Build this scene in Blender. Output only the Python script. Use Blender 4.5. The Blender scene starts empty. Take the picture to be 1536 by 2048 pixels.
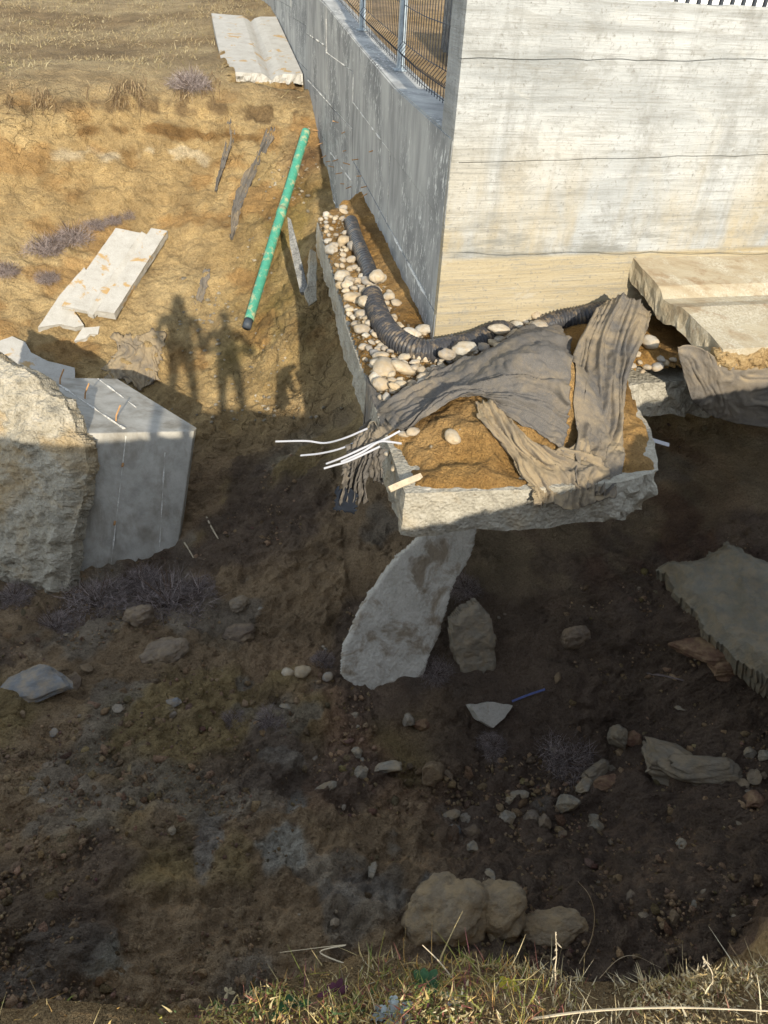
import bpy, bmesh, math, random
import numpy as np
from mathutils import Vector, Matrix
random.seed(7); RNG = np.random.default_rng(11)
scene = bpy.context.scene
COL = scene.collection

# ------------------------------------------------------------------ camera
F = 1420.0; PITCH = 37.9; ROLL = 3.6; H = 1.45
cp, sp = math.cos(math.radians(PITCH)), math.sin(math.radians(PITCH))
FWD = np.array([0, cp, -sp]); R0 = np.array([1., 0, 0]); U0 = np.cross(R0, FWD)
_a = math.radians(ROLL)
RIGHT = R0*math.cos(_a)+U0*math.sin(_a); UP = -R0*math.sin(_a)+U0*math.cos(_a)
CAM = np.array([0, 0, H])
cam_data = bpy.data.cameras.new('camera'); cam = bpy.data.objects.new('camera', cam_data); COL.objects.link(cam)
cam_data.sensor_fit = 'VERTICAL'; cam_data.sensor_height = 24.0; cam_data.lens = 24.0*F/2048.0
cam_data.clip_start = 0.02; cam_data.clip_end = 500
_m = Matrix.Identity(4)
for i in range(3):
    _m[i][0] = RIGHT[i]; _m[i][1] = UP[i]; _m[i][2] = -FWD[i]; _m[i][3] = CAM[i]
cam.matrix_world = _m
scene.camera = cam
scene.render.resolution_x = 768; scene.render.resolution_y = 1024

# ------------------------------------------------------------------ sky, sun, exposure
SUN_EL = math.radians(22.9); SUN_AZ = math.radians(-14.3)   # the way the light travels
SUN = Vector((math.sin(SUN_AZ)*math.cos(SUN_EL), math.cos(SUN_AZ)*math.cos(SUN_EL), -math.sin(SUN_EL)))
world = bpy.data.worlds.new('World'); scene.world = world; world.use_nodes = True
wn = world.node_tree.nodes; wl = world.node_tree.links
for n in list(wn): wn.remove(n)
sky = wn.new('ShaderNodeTexSky'); sky.sky_type = 'NISHITA'; sky.sun_disc = False
sky.sun_elevation = SUN_EL; sky.sun_rotation = math.atan2(-SUN.x, -SUN.y)
sky.air_density = 1.4; sky.dust_density = 0.25; sky.ozone_density = 0.6
bg = wn.new('ShaderNodeBackground'); bg.inputs['Strength'].default_value = 0.15
wo = wn.new('ShaderNodeOutputWorld'); hsv = wn.new('ShaderNodeHueSaturation'); hsv.inputs['Saturation'].default_value = 0.5; wl.new(sky.outputs[0], hsv.inputs['Color']); wl.new(hsv.outputs[0], bg.inputs[0]); wl.new(bg.outputs[0], wo.inputs[0])
sd = bpy.data.lights.new('sun', 'SUN'); sd.energy = 3.1; sd.angle = math.radians(0.53); sd.color = (1.0, 0.90, 0.73)
sun = bpy.data.objects.new('sun', sd); COL.objects.link(sun); sun.rotation_euler = SUN.to_track_quat('-Z', 'Y').to_euler()
sun.location = (6, -20, 12)
scene.view_settings.view_transform = 'Standard'; scene.view_settings.look = 'None'
scene.view_settings.exposure = 1.12; scene.view_settings.gamma = 1.0

# ------------------------------------------------------------------ pixel -> place helpers
def ray(x, y):
    d = FWD+RIGHT*(x-768)/F-UP*(y-1024)/F
    return d/np.linalg.norm(d)
def Yp(x, y, Yw): d = ray(x, y); return CAM+d*(Yw/d[1])
def Zp(x, y, z): d = ray(x, y); return CAM+d*((z-H)/d[2])
def Pp(x, y, p0, n): d = ray(x, y); return CAM+d*(((np.array(p0)-CAM)@n)/(d@n))

# ------------------------------------------------------------------ noise
_perm = np.random.default_rng(3).permutation(256).astype(np.int64)
_perm = np.concatenate([_perm, _perm, _perm])
_val = np.random.default_rng(5).uniform(-1, 1, 256)
def vnoise(p):
    p = np.asarray(p, float); i = np.floor(p).astype(np.int64); f = p-i; f = f*f*(3-2*f); i &= 255
    def h(a, b, c): return _val[_perm[_perm[_perm[a & 255]+(b & 255)]+(c & 255)]]
    x, y, z = i[..., 0], i[..., 1], i[..., 2]; fx, fy, fz = f[..., 0], f[..., 1], f[..., 2]
    r = 0
    for dx in (0, 1):
        wx = fx if dx else 1-fx
        for dy in (0, 1):
            wy = fy if dy else 1-fy
            for dz in (0, 1):
                wz = fz if dz else 1-fz
                r = r+wx*wy*wz*h(x+dx, y+dy, z+dz)
    return r
def fbm(p, oct=4, gain=0.5):
    p = np.asarray(p, float); a = 1.0; r = 0
    for k in range(oct):
        r = r+a*vnoise(p*(2.03**k)+17.3*k); a *= gain
    return r
def xyz(x, y, s, z=0.0): return np.stack([np.asarray(x)*s, np.asarray(y)*s, np.zeros_like(np.asarray(x, float))+z], -1)
def sstep(a, b, x): t = np.clip((x-a)/(b-a), 0, 1); return t*t*(3-2*t)

# ------------------------------------------------------------------ materials
class NT:
    def __init__(s, name):
        s.m = bpy.data.materials.new(name); s.m.use_nodes = True; s.n = s.m.node_tree.nodes; s.l = s.m.node_tree.links
        s.b = s.n['Principled BSDF']; s.b.inputs['Roughness'].default_value = 0.9
        s.b.inputs['Specular IOR Level'].default_value = 0.25
        s.geo = s.n.new('ShaderNodeNewGeometry'); s.oi = s.n.new('ShaderNodeObjectInfo')
    def vec(s, scale=(1, 1, 1), rot=(0, 0, 0), src=None):
        mp = s.n.new('ShaderNodeMapping'); mp.inputs['Scale'].default_value = scale; mp.inputs['Rotation'].default_value = rot
        s.l.new(src or s.geo.outputs['Position'], mp.inputs['Vector']); return mp.outputs[0]
    def obj(s):
        t = s.n.new('ShaderNodeTexCoord'); return t.outputs['Object']
    def noise(s, scale, detail=6, rough=0.6, vec=None, dist=0.0):
        t = s.n.new('ShaderNodeTexNoise'); t.inputs['Scale'].default_value = scale; t.inputs['Detail'].default_value = detail
        t.inputs['Roughness'].default_value = rough; t.inputs['Distortion'].default_value = dist
        s.l.new(vec or s.geo.outputs['Position'], t.inputs['Vector']); return t.outputs[0]
    def voro(s, scale, feature='F1', vec=None, rand=1.0):
        t = s.n.new('ShaderNodeTexVoronoi'); t.feature = feature; t.inputs['Scale'].default_value = scale
        t.inputs['Randomness'].default_value = rand
        s.l.new(vec or s.geo.outputs['Position'], t.inputs['Vector']); return t.outputs['Distance']
    def ramp(s, fac, stops):
        r = s.n.new('ShaderNodeValToRGB'); e = r.color_ramp.elements
        while len(e) < len(stops): e.new(0.5)
        for k, (p, c) in enumerate(stops):
            e[k].position = p; e[k].color = (*c, 1) if len(c) == 3 else c
        s.l.new(fac, r.inputs[0]); return r.outputs[0]
    def rng(s, fac, a, b, c=0.0, d=1.0):
        r = s.n.new('ShaderNodeMapRange'); s.l.new(fac, r.inputs[0])
        for k, v in enumerate((a, b, c, d)): r.inputs[k+1].default_value = v
        return r.outputs[0]
    def mix(s, fac, a, b, mode='MIX'):
        r = s.n.new('ShaderNodeMix'); r.data_type = 'RGBA'; r.blend_type = mode
        for val, idx in ((fac, 0), (a, 6), (b, 7)):
            if isinstance(val, (int, float)): r.inputs[idx].default_value = val
            elif isinstance(val, tuple): r.inputs[idx].default_value = (*val, 1)
            else: s.l.new(val, r.inputs[idx])
        return r.outputs[2]
    def math(s, op, a, b=0.0):
        r = s.n.new('ShaderNodeMath'); r.operation = op
        for k, v in enumerate((a, b)):
            if isinstance(v, (int, float)): r.inputs[k].default_value = v
            else: s.l.new(v, r.inputs[k])
        return r.outputs[0]
    def bump(s, h, dist, strength=1.0, prev=None):
        b = s.n.new('ShaderNodeBump'); b.inputs['Distance'].default_value = dist; b.inputs['Strength'].default_value = strength
        s.l.new(h, b.inputs['Height'])
        if prev is not None: s.l.new(prev, b.inputs['Normal'])
        return b.outputs[0]
    def attr(s, name):
        a = s.n.new('ShaderNodeAttribute'); a.attribute_name = name; return a
    def out(s, color=None, normal=None, rough=None):
        if color is not None:
            if isinstance(color, tuple): s.b.inputs['Base Color'].default_value = (*color, 1)
            else: s.l.new(color, s.b.inputs['Base Color'])
        if normal is not None: s.l.new(normal, s.b.inputs['Normal'])
        if rough is not None:
            if isinstance(rough, (int, float)): s.b.inputs['Roughness'].default_value = rough
            else: s.l.new(rough, s.b.inputs['Roughness'])
        return s.m
M = {}
# wall directions
_c = CAM+ray(868, 672)*5.0/math.hypot(*ray(868, 672)[:2]); CORNER = np.array([_c[0], _c[1], 0.0])
def unit(az): a = math.radians(az); return np.array([math.sin(a), math.cos(a), 0.0])
LD = unit(-11.3); LN = np.array([-LD[1], LD[0], 0]); LD2 = unit(-15.0); LN2 = np.array([-LD2[1], LD2[0], 0])
BEND = CORNER+LD*5.0
WD = ray(6600, 285); WD[2] = 0; WD /= np.linalg.norm(WD); WN = np.array([WD[1], -WD[0], 0])
WANG = math.atan2(WD[1], WD[0])

def mat_front():
    t = NT('board_marked_concrete')
    v = t.vec((1, 1, 1), (0, 0, -WANG)); va = t.vec((0.9, 0.9, 16), (0, 0, -WANG)); vf = t.vec((2.5, 2.5, 90), (0, 0, -WANG))
    big = t.noise(1.3, 5, 0.6, t.vec((0.8, 0.8, 1.6), (0, 0, -WANG)))
    streak = t.noise(1.0, 6, 0.65, va); fine = t.noise(1.0, 5, 0.6, vf); sp_ = t.noise(38, 6, 0.7)
    stain = t.noise(1.0, 6, 0.62, t.vec((2.3, 2.3, 0.75), (0, 0, -WANG)), 0.4)
    col = t.ramp(big, [(0.36, (0.235, 0.245, 0.245)), (0.5, (0.315, 0.325, 0.325)), (0.64, (0.375, 0.385, 0.385))])
    col = t.mix(t.math('MULTIPLY', t.rng(streak, 0.50, 0.66), 0.4), col, (0.42, 0.425, 0.42)); col = t.mix(t.math('MULTIPLY', t.rng(streak, 0.47, 0.34), 0.55), col, (0.19, 0.195, 0.19))
    drip = t.noise(1.0, 6, 0.68, t.vec((7, 7, 0.45), (0, 0, -WANG)), 0.3); col = t.mix(t.math('MULTIPLY', t.rng(drip, 0.52, 0.68), 0.45), col, (0.18, 0.18, 0.17))
    blot = t.noise(3.4, 8, 0.74, None, 0.3); col = t.mix(t.math('MULTIPLY', t.rng(blot, 0.53, 0.62), 0.45), col, (0.175, 0.175, 0.165))
    # low yellow staining, strongest below the second lift
    sep = t.n.new('ShaderNodeSeparateXYZ'); t.l.new(t.geo.outputs['Position'], sep.inputs[0])
    lowm = t.rng(sep.outputs[2], 0.75, -0.05)
    ys = t.math('MULTIPLY', t.rng(stain, 0.42, 0.62), lowm)
    col = t.mix(t.math('MULTIPLY', ys, 0.6), col, (0.326, 0.252, 0.126))
    gb = t.math('MULTIPLY', t.rng(t.noise(2.2, 6, 0.7, t.vec((0.5, 0.5, 3.2), (0, 0, -WANG))), 0.5, 0.62), t.rng(sep.outputs[2], 0.28, -0.1))
    col = t.mix(t.math('MULTIPLY', gb, 0.8), col, (0.163, 0.163, 0.148))
    bse = t.rng(sep.outputs[2], -0.17, -0.2)
    col = t.mix(bse, col, t.mix(t.rng(streak, 0.3, 0.7), (0.281, 0.229, 0.141), (0.370, 0.318, 0.222)))
    col = t.mix(t.math('MULTIPLY', t.rng(sp_, 0.56, 0.68), 0.75), col, (0.163, 0.155, 0.141))
    col = t.mix(t.math('MULTIPLY', t.rng(fine, 0.53, 0.68), 0.55), col, (0.192, 0.189, 0.174))
    h = t.math('ADD', t.math('MULTIPLY', fine, 0.6), t.math('MULTIPLY', sp_, 0.8))
    pe = t.noise(4.2, 7, 0.72, t.vec((0.55, 0.55, 1.5), (0, 0, -WANG)), 0.6); col = t.mix(t.math('MULTIPLY', t.rng(pe, 0.60, 0.64), 0.3), col, (0.392, 0.385, 0.355)); col = t.mix(t.math('MULTIPLY', t.rng(pe, 0.45, 0.38), 0.4), col, (0.200, 0.196, 0.178))
    pits = t.rng(t.voro(9), 0.05, 0.02)
    col = t.mix(t.math('MULTIPLY', pits, 0.8), col, (0.089, 0.081, 0.074))
    n = t.bump(h, 0.012, 0.8); n = t.bump(streak, 0.012, 0.7, n)
    return t.out(col, n, 0.9)
M['front'] = mat_front()
def mat_side():
    t = NT('shaded_formwork_concrete')
    A = math.atan2(LD[1], LD[0])
    vs = t.noise(1.0, 6, 0.65, t.vec((3.5, 3.5, 1.1), (0, 0, -A))); sp_ = t.noise(30, 6, 0.7)
    col = t.ramp(vs, [(0.3, (0.20, 0.20, 0.20)), (0.5, (0.33, 0.33, 0.32)), (0.7, (0.45, 0.45, 0.43))])
    eff = t.noise(1.0, 8, 0.75, t.vec((26, 26, 9)))
    zone = t.noise(1.2, 3, 0.5)
    e = t.math('MULTIPLY', t.rng(eff, 0.55, 0.62), t.rng(zone, 0.44, 0.56))
    dk = t.math('MULTIPLY', t.rng(zone, 0.5, 0.64), 0.6)
    col = t.mix(dk, col, (0.13, 0.135, 0.14)); col = t.mix(e, col, (0.75, 0.75, 0.72))
    n = t.bump(sp_, 0.006, 0.6); n = t.bump(vs, 0.01, 0.4, n)
    return t.out(col, n, 0.88)
M['side'] = mat_side()
def mat_rough(name, lo, mid, hi, dust=None, dscale=2.0, bump=0.02, amount=0.7, dist=(0.5, 0.62)):
    t = NT(name); v = t.obj()
    a = t.noise(6, 8, 0.68); b = t.noise(60, 5, 0.7); vo = t.voro(45)
    col = t.ramp(t.math('ADD', t.math('MULTIPLY', a, 0.6), t.math('MULTIPLY', b, 0.4)), [(0.35, lo), (0.5, mid), (0.66, hi)])
    if dust:
        dn = t.noise(dscale, 7, 0.62, dist=0.5); col = t.mix(t.math('MULTIPLY', t.rng(dn, *dist), amount), col, dust)
    n = t.bump(b, bump*0.45, 0.8); n = t.bump(vo, bump*0.5, 0.6, n); n = t.bump(a, bump, 0.6, n)
    return t.out(col, n, 0.95)
M['broken'] = mat_rough('broken_concrete', (0.180, 0.162, 0.126), (0.360, 0.324, 0.252), (0.504, 0.459, 0.378), (0.405, 0.279, 0.126), 1.6, 0.03, 0.55)
M['footing'] = mat_rough('footing_concrete', (0.225, 0.207, 0.171), (0.378, 0.351, 0.288), (0.495, 0.468, 0.405), (0.468, 0.324, 0.144), 1.3, 0.03, 0.5, (0.52, 0.68))
M['slab'] = mat_rough('pale_smooth_concrete', (0.312, 0.295, 0.262), (0.385, 0.369, 0.336), (0.443, 0.430, 0.402), (0.369, 0.246, 0.107), 3.0, 0.006, 0.95, (0.58, 0.63))
M['gutter'] = mat_rough('dusty_gutter_concrete', (0.254, 0.205, 0.127), (0.336, 0.279, 0.180), (0.402, 0.344, 0.246), (0.221, 0.131, 0.066), 1.2, 0.006, 0.6, (0.52, 0.7))
def mat_gutter():
    t = NT('stained_gutter_concrete'); al = t.noise(1.0, 7, 0.68, t.vec((1.5, 6, 6), (0, 0, -WANG))); a = t.noise(5, 7, 0.7); b = t.noise(60, 5, 0.7); w = t.noise(1.6, 6, 0.7, None, 0.6)
    col = t.ramp(al, [(0.30, (0.24, 0.17, 0.10)), (0.46, (0.33, 0.27, 0.18)), (0.64, (0.39, 0.34, 0.245))])
    col = t.mix(t.math('MULTIPLY', t.rng(w, 0.5, 0.6), 0.75), col, t.mix(t.rng(b, 0.4, 0.6), (0.33, 0.29, 0.21), (0.50, 0.46, 0.37)))
    col = t.mix(t.math('MULTIPLY', t.rng(a, 0.56, 0.66), 0.6), col, (0.22, 0.14, 0.075))
    n = t.bump(b, 0.008, 0.8); n = t.bump(a, 0.02, 0.6, n); return t.out(col, n, 0.95)
M['gutter'] = mat_gutter()
M['earth'] = mat_rough('tan_earth_crust', (0.20, 0.125, 0.055), (0.36, 0.245, 0.115), (0.46, 0.34, 0.18), None, 2, 0.05)
M['fallen'] = mat_rough('fallen_slab_concrete', (0.36, 0.335, 0.285), (0.46, 0.43, 0.375), (0.56, 0.53, 0.47), (0.20, 0.15, 0.095), 4.5, 0.012, 0.8, (0.52, 0.64))
M['yardstone'] = mat_rough('grey_rubble', (0.1, 0.1, 0.1), (0.22, 0.22, 0.21), (0.4, 0.39, 0.37), None, 2, 0.05)
def mat_block():
    t = NT('fallen_block_concrete'); o = t.obj()
    vs = t.noise(5.0, 7, 0.7, o); z = t.noise(2.2, 5, 0.6)
    sp_ = t.noise(50, 5, 0.7)
    col = t.ramp(vs, [(0.3, (0.29, 0.28, 0.25)), (0.5, (0.40, 0.385, 0.345)), (0.7, (0.49, 0.475, 0.435))])
    z2 = t.noise(1.7, 7, 0.68, t.vec((1.5, 1.5, 0.8), src=o), 0.4); col = t.mix(t.math('MULTIPLY', t.rng(z2, 0.46, 0.64), 0.7), col, (0.19, 0.165, 0.125)); col = t.mix(t.math('MULTIPLY', t.rng(z, 0.55, 0.66), 0.5), col, (0.46, 0.44, 0.40))
    n = t.bump(sp_, 0.005, 0.5); n = t.bump(vs, 0.006, 0.5, n)
    return t.out(col, n, 0.85)
M['block'] = mat_block()
def mat_fin():
    t = NT('lime_joint'); a = t.noise(40, 5, 0.7)
    return t.out(t.ramp(a, [(0.35, (0.4, 0.39, 0.36)), (0.6, (0.75, 0.73, 0.68))]), t.bump(a, 0.01, 0.8), 0.95)
M['fin'] = mat_fin()
def mat_soil():
    t = NT('eroded_soil'); at = t.attr('col')
    a = t.noise(2.3, 5, 0.62); b = t.noise(14, 5, 0.68); g = t.noise(75, 4, 0.72)
    col = t.mix(t.rng(a, 0.3, 0.7), t.mix(1.0, at.outputs['Color'], (0.66, 0.64, 0.62), 'MULTIPLY'), t.mix(1.0, at.outputs['Color'], (1.32, 1.30, 1.24), 'MULTIPLY'))
    col = t.mix(t.math('MULTIPLY', t.rng(b, 0.52, 0.72), 0.55), col, t.mix(1.0, col, (0.62, 0.56, 0.5), 'MULTIPLY'))
    col = t.mix(t.math('MULTIPLY', t.rng(g, 0.55, 0.68), 0.6), col, t.mix(1.0, col, (1.6, 1.6, 1.6), 'MULTIPLY'))
    col = t.mix(t.math('MULTIPLY', t.rng(g, 0.45, 0.35), 0.65), col, t.mix(1.0, col, (0.42, 0.38, 0.35), 'MULTIPLY'))
    dv = t.n.new('ShaderNodeVectorMath'); dv.operation = 'ADD'
    nz = t.n.new('ShaderNodeTexNoise'); nz.inputs['Scale'].default_value = 3; nz.inputs['Detail'].default_value = 5
    t.l.new(t.geo.outputs['Position'], nz.inputs['Vector'])
    sc = t.n.new('ShaderNodeVectorMath'); sc.operation = 'SCALE'; sc.inputs['Scale'].default_value = 0.6; t.l.new(nz.outputs['Color'], sc.inputs[0])
    t.l.new(t.geo.outputs['Position'], dv.inputs[0]); t.l.new(sc.outputs[0], dv.inputs[1])
    cr = t.rng(t.voro(2.6, 'DISTANCE_TO_EDGE', dv.outputs[0]), 0.0, 0.035)
    crk = t.math('SUBTRACT', 1.0, t.math('MULTIPLY', t.math('SUBTRACT', 1.0, cr), at.outputs['Alpha']))
    m2 = t.noise(32, 4, 0.7); n = t.bump(g, 0.04, 0.95); n = t.bump(m2, 0.075, 0.85, n); n = t.bump(b, 0.07, 0.8, n); n = t.bump(crk, 0.08, 1.0, n)
    col = t.mix(t.math('MULTIPLY', t.rng(m2, 0.55, 0.7), 0.4), col, t.mix(1.0, col, (0.5, 0.46, 0.42), 'MULTIPLY'))
    return t.out(col, n, 1.0)
M['soil'] = mat_soil()
def mat_stone(name, cols, bump=0.01, dust=0.3):
    t = NT(name); r = t.oi.outputs['Random']; o = t.obj()
    base = t.ramp(r, [(k/(len(cols)-1), c) for k, c in enumerate(cols)])
    a = t.noise(2.0, 7, 0.65, o); g = t.noise(60, 5, 0.7)
    col = t.mix(t.rng(a, 0.35, 0.7), base, t.mix(1.0, base, (0.66, 0.62, 0.56), 'MULTIPLY'))
    dz = t.noise(11, 5, 0.65); col = t.mix(t.math('MULTIPLY', t.rng(dz, 0.42, 0.62), dust), col, (0.40, 0.29, 0.16))
    n = t.bump(g, bump, 0.6); n = t.bump(a, bump*2, 0.5, n)
    return t.out(col, n, 0.85)
M['cobble'] = mat_stone('river_cobble', [(0.46, 0.44, 0.39), (0.34, 0.32, 0.29), (0.50, 0.43, 0.32), (0.27, 0.26, 0.25), (0.44, 0.36, 0.25), (0.56, 0.53, 0.47)], 0.004, 0.6)
M['rock'] = mat_stone('pit_rock', [(0.26, 0.22, 0.17), (0.20, 0.15, 0.11), (0.34, 0.31, 0.26), (0.16, 0.12, 0.09), (0.22, 0.16, 0.10)], 0.02)
M['palerock'] = mat_stone('pale_rock', [(0.27, 0.245, 0.20), (0.34, 0.315, 0.265)], 0.02, 0.55)
M['slate'] = mat_stone('blue_grey_rock', [(0.19, 0.195, 0.20), (0.205, 0.21, 0.215)], 0.012, 0.4)
M['dirtrock'] = mat_stone('dirt_covered_rock', [(0.33, 0.27, 0.19), (0.30, 0.23, 0.15)], 0.03, 0.7)
M['redrock'] = mat_stone('red_clay_rock', [(0.22, 0.125, 0.085), (0.19, 0.115, 0.08)], 0.02, 0.5)
M['rockface'] = mat_stone('smooth_rock_face', [(0.22, 0.205, 0.165), (0.23, 0.215, 0.175)], 0.03)
M['sandstone'] = mat_stone('layered_sandstone', [(0.27, 0.24, 0.19), (0.22, 0.19, 0.15)], 0.02)
def mat_cloth(name, d0, d1):
    t = NT(name); w = t.noise(420, 2, 0.6); d = t.noise(3.4, 8, 0.66, dist=0.4); f = t.noise(30, 6, 0.7)
    tuft = t.noise(70, 5, 0.75)
    col = t.ramp(w, [(0.3, (0.06, 0.056, 0.052)), (0.7, (0.17, 0.155, 0.14))])
    dust = t.math('ADD', t.math('MULTIPLY', t.rng(d, d0, d1), 0.75), t.math('MULTIPLY', t.rng(tuft, 0.55, 0.7), 0.25))
    sep = t.n.new('ShaderNodeSeparateXYZ'); t.l.new(t.geo.outputs['Normal'], sep.inputs[0])
    dust = t.math('MULTIPLY', dust, t.rng(sep.outputs[2], 0.0, 0.7, 0.35, 1.0))
    col = t.mix(dust, col, (0.33, 0.25, 0.145))
    n = t.bump(w, 0.002, 0.6); n = t.bump(f, 0.012, 0.6, n)
    return t.out(col, n, 1.0)
M['cloth'] = mat_cloth('dusty_geotextile', 0.46, 0.76); M['browncloth'] = mat_cloth('brown_dusty_geotextile', 0.38, 0.66); M['sandcloth'] = mat_cloth('sand_covered_geotextile', 0.28, 0.56); M['cleancloth'] = mat_cloth('bare_geotextile', 0.5, 0.75)
def mat_flat(name, c, rough=0.6, var=0.25, dust=None, damt=0.5, dsc=12, metal=0.0):
    t = NT(name); a = t.noise(25, 5, 0.65)
    col = t.mix(t.rng(a, 0.3, 0.7), tuple(x*(1-var) for x in c), tuple(min(1, x*(1+var)) for x in c))
    if dust: col = t.mix(t.math('MULTIPLY', t.rng(t.noise(dsc, 6, 0.65), 0.5, 0.62), damt), col, dust)
    t.b.inputs['Metallic'].default_value = metal
    return t.out(col, t.bump(a, 0.002, 0.4), rough)
M['blackpipe'] = mat_flat('black_corrugated_plastic', (0.042, 0.042, 0.046), 0.45, 0.3, (0.30, 0.22, 0.13), 0.4, 14)
M['greenpipe'] = mat_flat('green_sewer_plastic', (0.06, 0.265, 0.185), 0.5, 0.18, (0.46, 0.40, 0.22), 0.7, 9)
M['darkplastic'] = mat_flat('dark_coupling_plastic', (0.05, 0.06, 0.075), 0.5)
M['white'] = mat_flat('white_plastic_strip', (0.42, 0.42, 0.44), 0.45, 0.08)
M['bluestrip'] = mat_flat('blue_plastic_strip', (0.08, 0.10, 0.24), 0.5)
M['galv'] = mat_flat('galvanised_steel', (0.26, 0.31, 0.36), 0.5, 0.25, metal=0.3)
M['wire'] = mat_flat('dark_fence_wire', (0.03, 0.035, 0.045), 0.5)
M['rust'] = mat_flat('rusty_tie_wire', (0.42, 0.24, 0.11), 0.85)
M['wood'] = mat_flat('weathered_wood', (0.48, 0.40, 0.28), 0.9)
M['sack'] = mat_flat('dark_sack_cloth', (0.012, 0.016, 0.025), 0.9)
M['twig'] = mat_flat('dry_grey_twigs', (0.145, 0.115, 0.105), 0.9, 0.4)
M['clothes'] = mat_flat('dark_clothes', (0.04, 0.045, 0.06), 0.9)
M['skin'] = mat_flat('skin', (0.45, 0.29, 0.21), 0.6)
M['whitewall'] = mat_flat('white_render', (0.8, 0.8, 0.8), 0.9, 0.05)
def mat_plant():
    t = NT('plant_blades'); at = t.attr('col'); g = t.noise(160, 3, 0.6)
    col = t.mix(t.rng(g, 0.3, 0.7), t.mix(1.0, at.outputs['Color'], (0.7, 0.7, 0.7), 'MULTIPLY'), at.outputs['Color'])
    t.b.inputs['Subsurface Weight'].default_value = 0.0
    tr = t.n.new('ShaderNodeBsdfTranslucent'); t.l.new(col, tr.inputs[0]); ms = t.n.new('ShaderNodeMixShader'); ms.inputs[0].default_value = 0.35
    t.l.new(t.b.outputs[0], ms.inputs[1]); t.l.new(tr.outputs[0], ms.inputs[2]); t.l.new(ms.outputs[0], t.n['Material Output'].inputs[0])
    return t.out(col, None, 0.7)
M['plant'] = mat_plant()

# ------------------------------------------------------------------ object helpers
def link(o, parent=None):
    COL.objects.link(o)
    if parent is not None: o.parent = parent
    return o
def tag(o, label=None, cat=None, group=None, kind=None):
    if label: o['label'] = label
    if cat: o['category'] = cat
    if group: o['group'] = group
    if kind or cat: o['kind'] = kind or 'thing'
    return o
def empty(name, loc=(0, 0, 0)):
    o = bpy.data.objects.new(name, None); o.location = loc; o.empty_display_size = 0.1; return link(o)
def make_mesh(name, v, f, mat=None, smooth=False):
    me = bpy.data.meshes.new(name); me.from_pydata([tuple(map(float, p)) for p in v], [], [tuple(map(int, q)) for q in f]); me.update()
    if mat: me.materials.append(mat)
    if smooth: me.polygons.foreach_set('use_smooth', np.ones(len(me.polygons), bool))
    return me
def obj(name, v, f, mat, parent=None, smooth=False):
    """mesh given in world coordinates; placed so that the object's origin is at its base"""
    v = np.asarray(v, float); pl = np.array(parent.location) if parent is not None else np.zeros(3)
    if parent is not None and parent.parent is not None: pl = pl+np.array(parent.parent.location)
    org = np.array([v[:, 0].mean(), v[:, 1].mean(), v[:, 2].min()])
    o = bpy.data.objects.new(name, make_mesh(name, v-org, f, mat, smooth)); link(o, parent); o.location = org-pl
    return o
def big_mesh(name, v, quads, mat, smooth=True, colors=None):
    me = bpy.data.meshes.new(name); v = np.asarray(v, np.float32); q = np.asarray(quads, np.int32); k = q.shape[1]
    me.vertices.add(len(v)); me.vertices.foreach_set('co', v.ravel())
    me.loops.add(q.size); me.loops.foreach_set('vertex_index', q.ravel())
    me.polygons.add(len(q)); me.polygons.foreach_set('loop_start', np.arange(0, q.size, k, dtype=np.int32))
    me.polygons.foreach_set('loop_total', np.full(len(q), k, np.int32))
    if smooth: me.polygons.foreach_set('use_smooth', np.ones(len(q), bool))
    me.update(calc_edges=True); me.validate()
    if colors is not None:
        a = me.color_attributes.new('col', 'FLOAT_COLOR', 'POINT'); c = np.asarray(colors, np.float32)
        if c.shape[1] == 3: c = np.concatenate([c, np.ones((len(c), 1), np.float32)], 1)
        a.data.foreach_set('color', c.ravel())
    me.materials.append(mat); return me
def grid_quads(nr, nc):
    i = np.arange(nr*nc).reshape(nr, nc)
    return np.stack([i[:-1, :-1], i[:-1, 1:], i[1:, 1:], i[1:, :-1]], -1).reshape(-1, 4)
def box_vf(c, ax, ay, az, hx, hy, hz):
    c, ax, ay, az = map(np.asarray, (c, ax, ay, az)); v = []
    for sx in (-1, 1):
        for sy in (-1, 1):
            for sz in (-1, 1): v.append(c+ax*hx*sx+ay*hy*sy+az*hz*sz)
    return v, [(0, 1, 3, 2), (4, 6, 7, 5), (0, 4, 5, 1), (2, 3, 7, 6), (0, 2, 6, 4), (1, 5, 7, 3)]
def catmull(P, n):
    P = np.asarray(P, float)
    if len(P) == 2: return P[0]+(P[1]-P[0])*np.linspace(0, 1, n)[:, None]
    Q = np.vstack([2*P[0]-P[1], P, 2*P[-1]-P[-2]]); t = np.linspace(0, len(P)-1-1e-9, n); i = t.astype(int); u = (t-i)[:, None]
    a, b, c, d = Q[i], Q[i+1], Q[i+2], Q[i+3]
    return 0.5*((2*b)+(-a+c)*u+(2*a-5*b+4*c-d)*u*u+(-a+3*b-3*c+d)*u**3)
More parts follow.
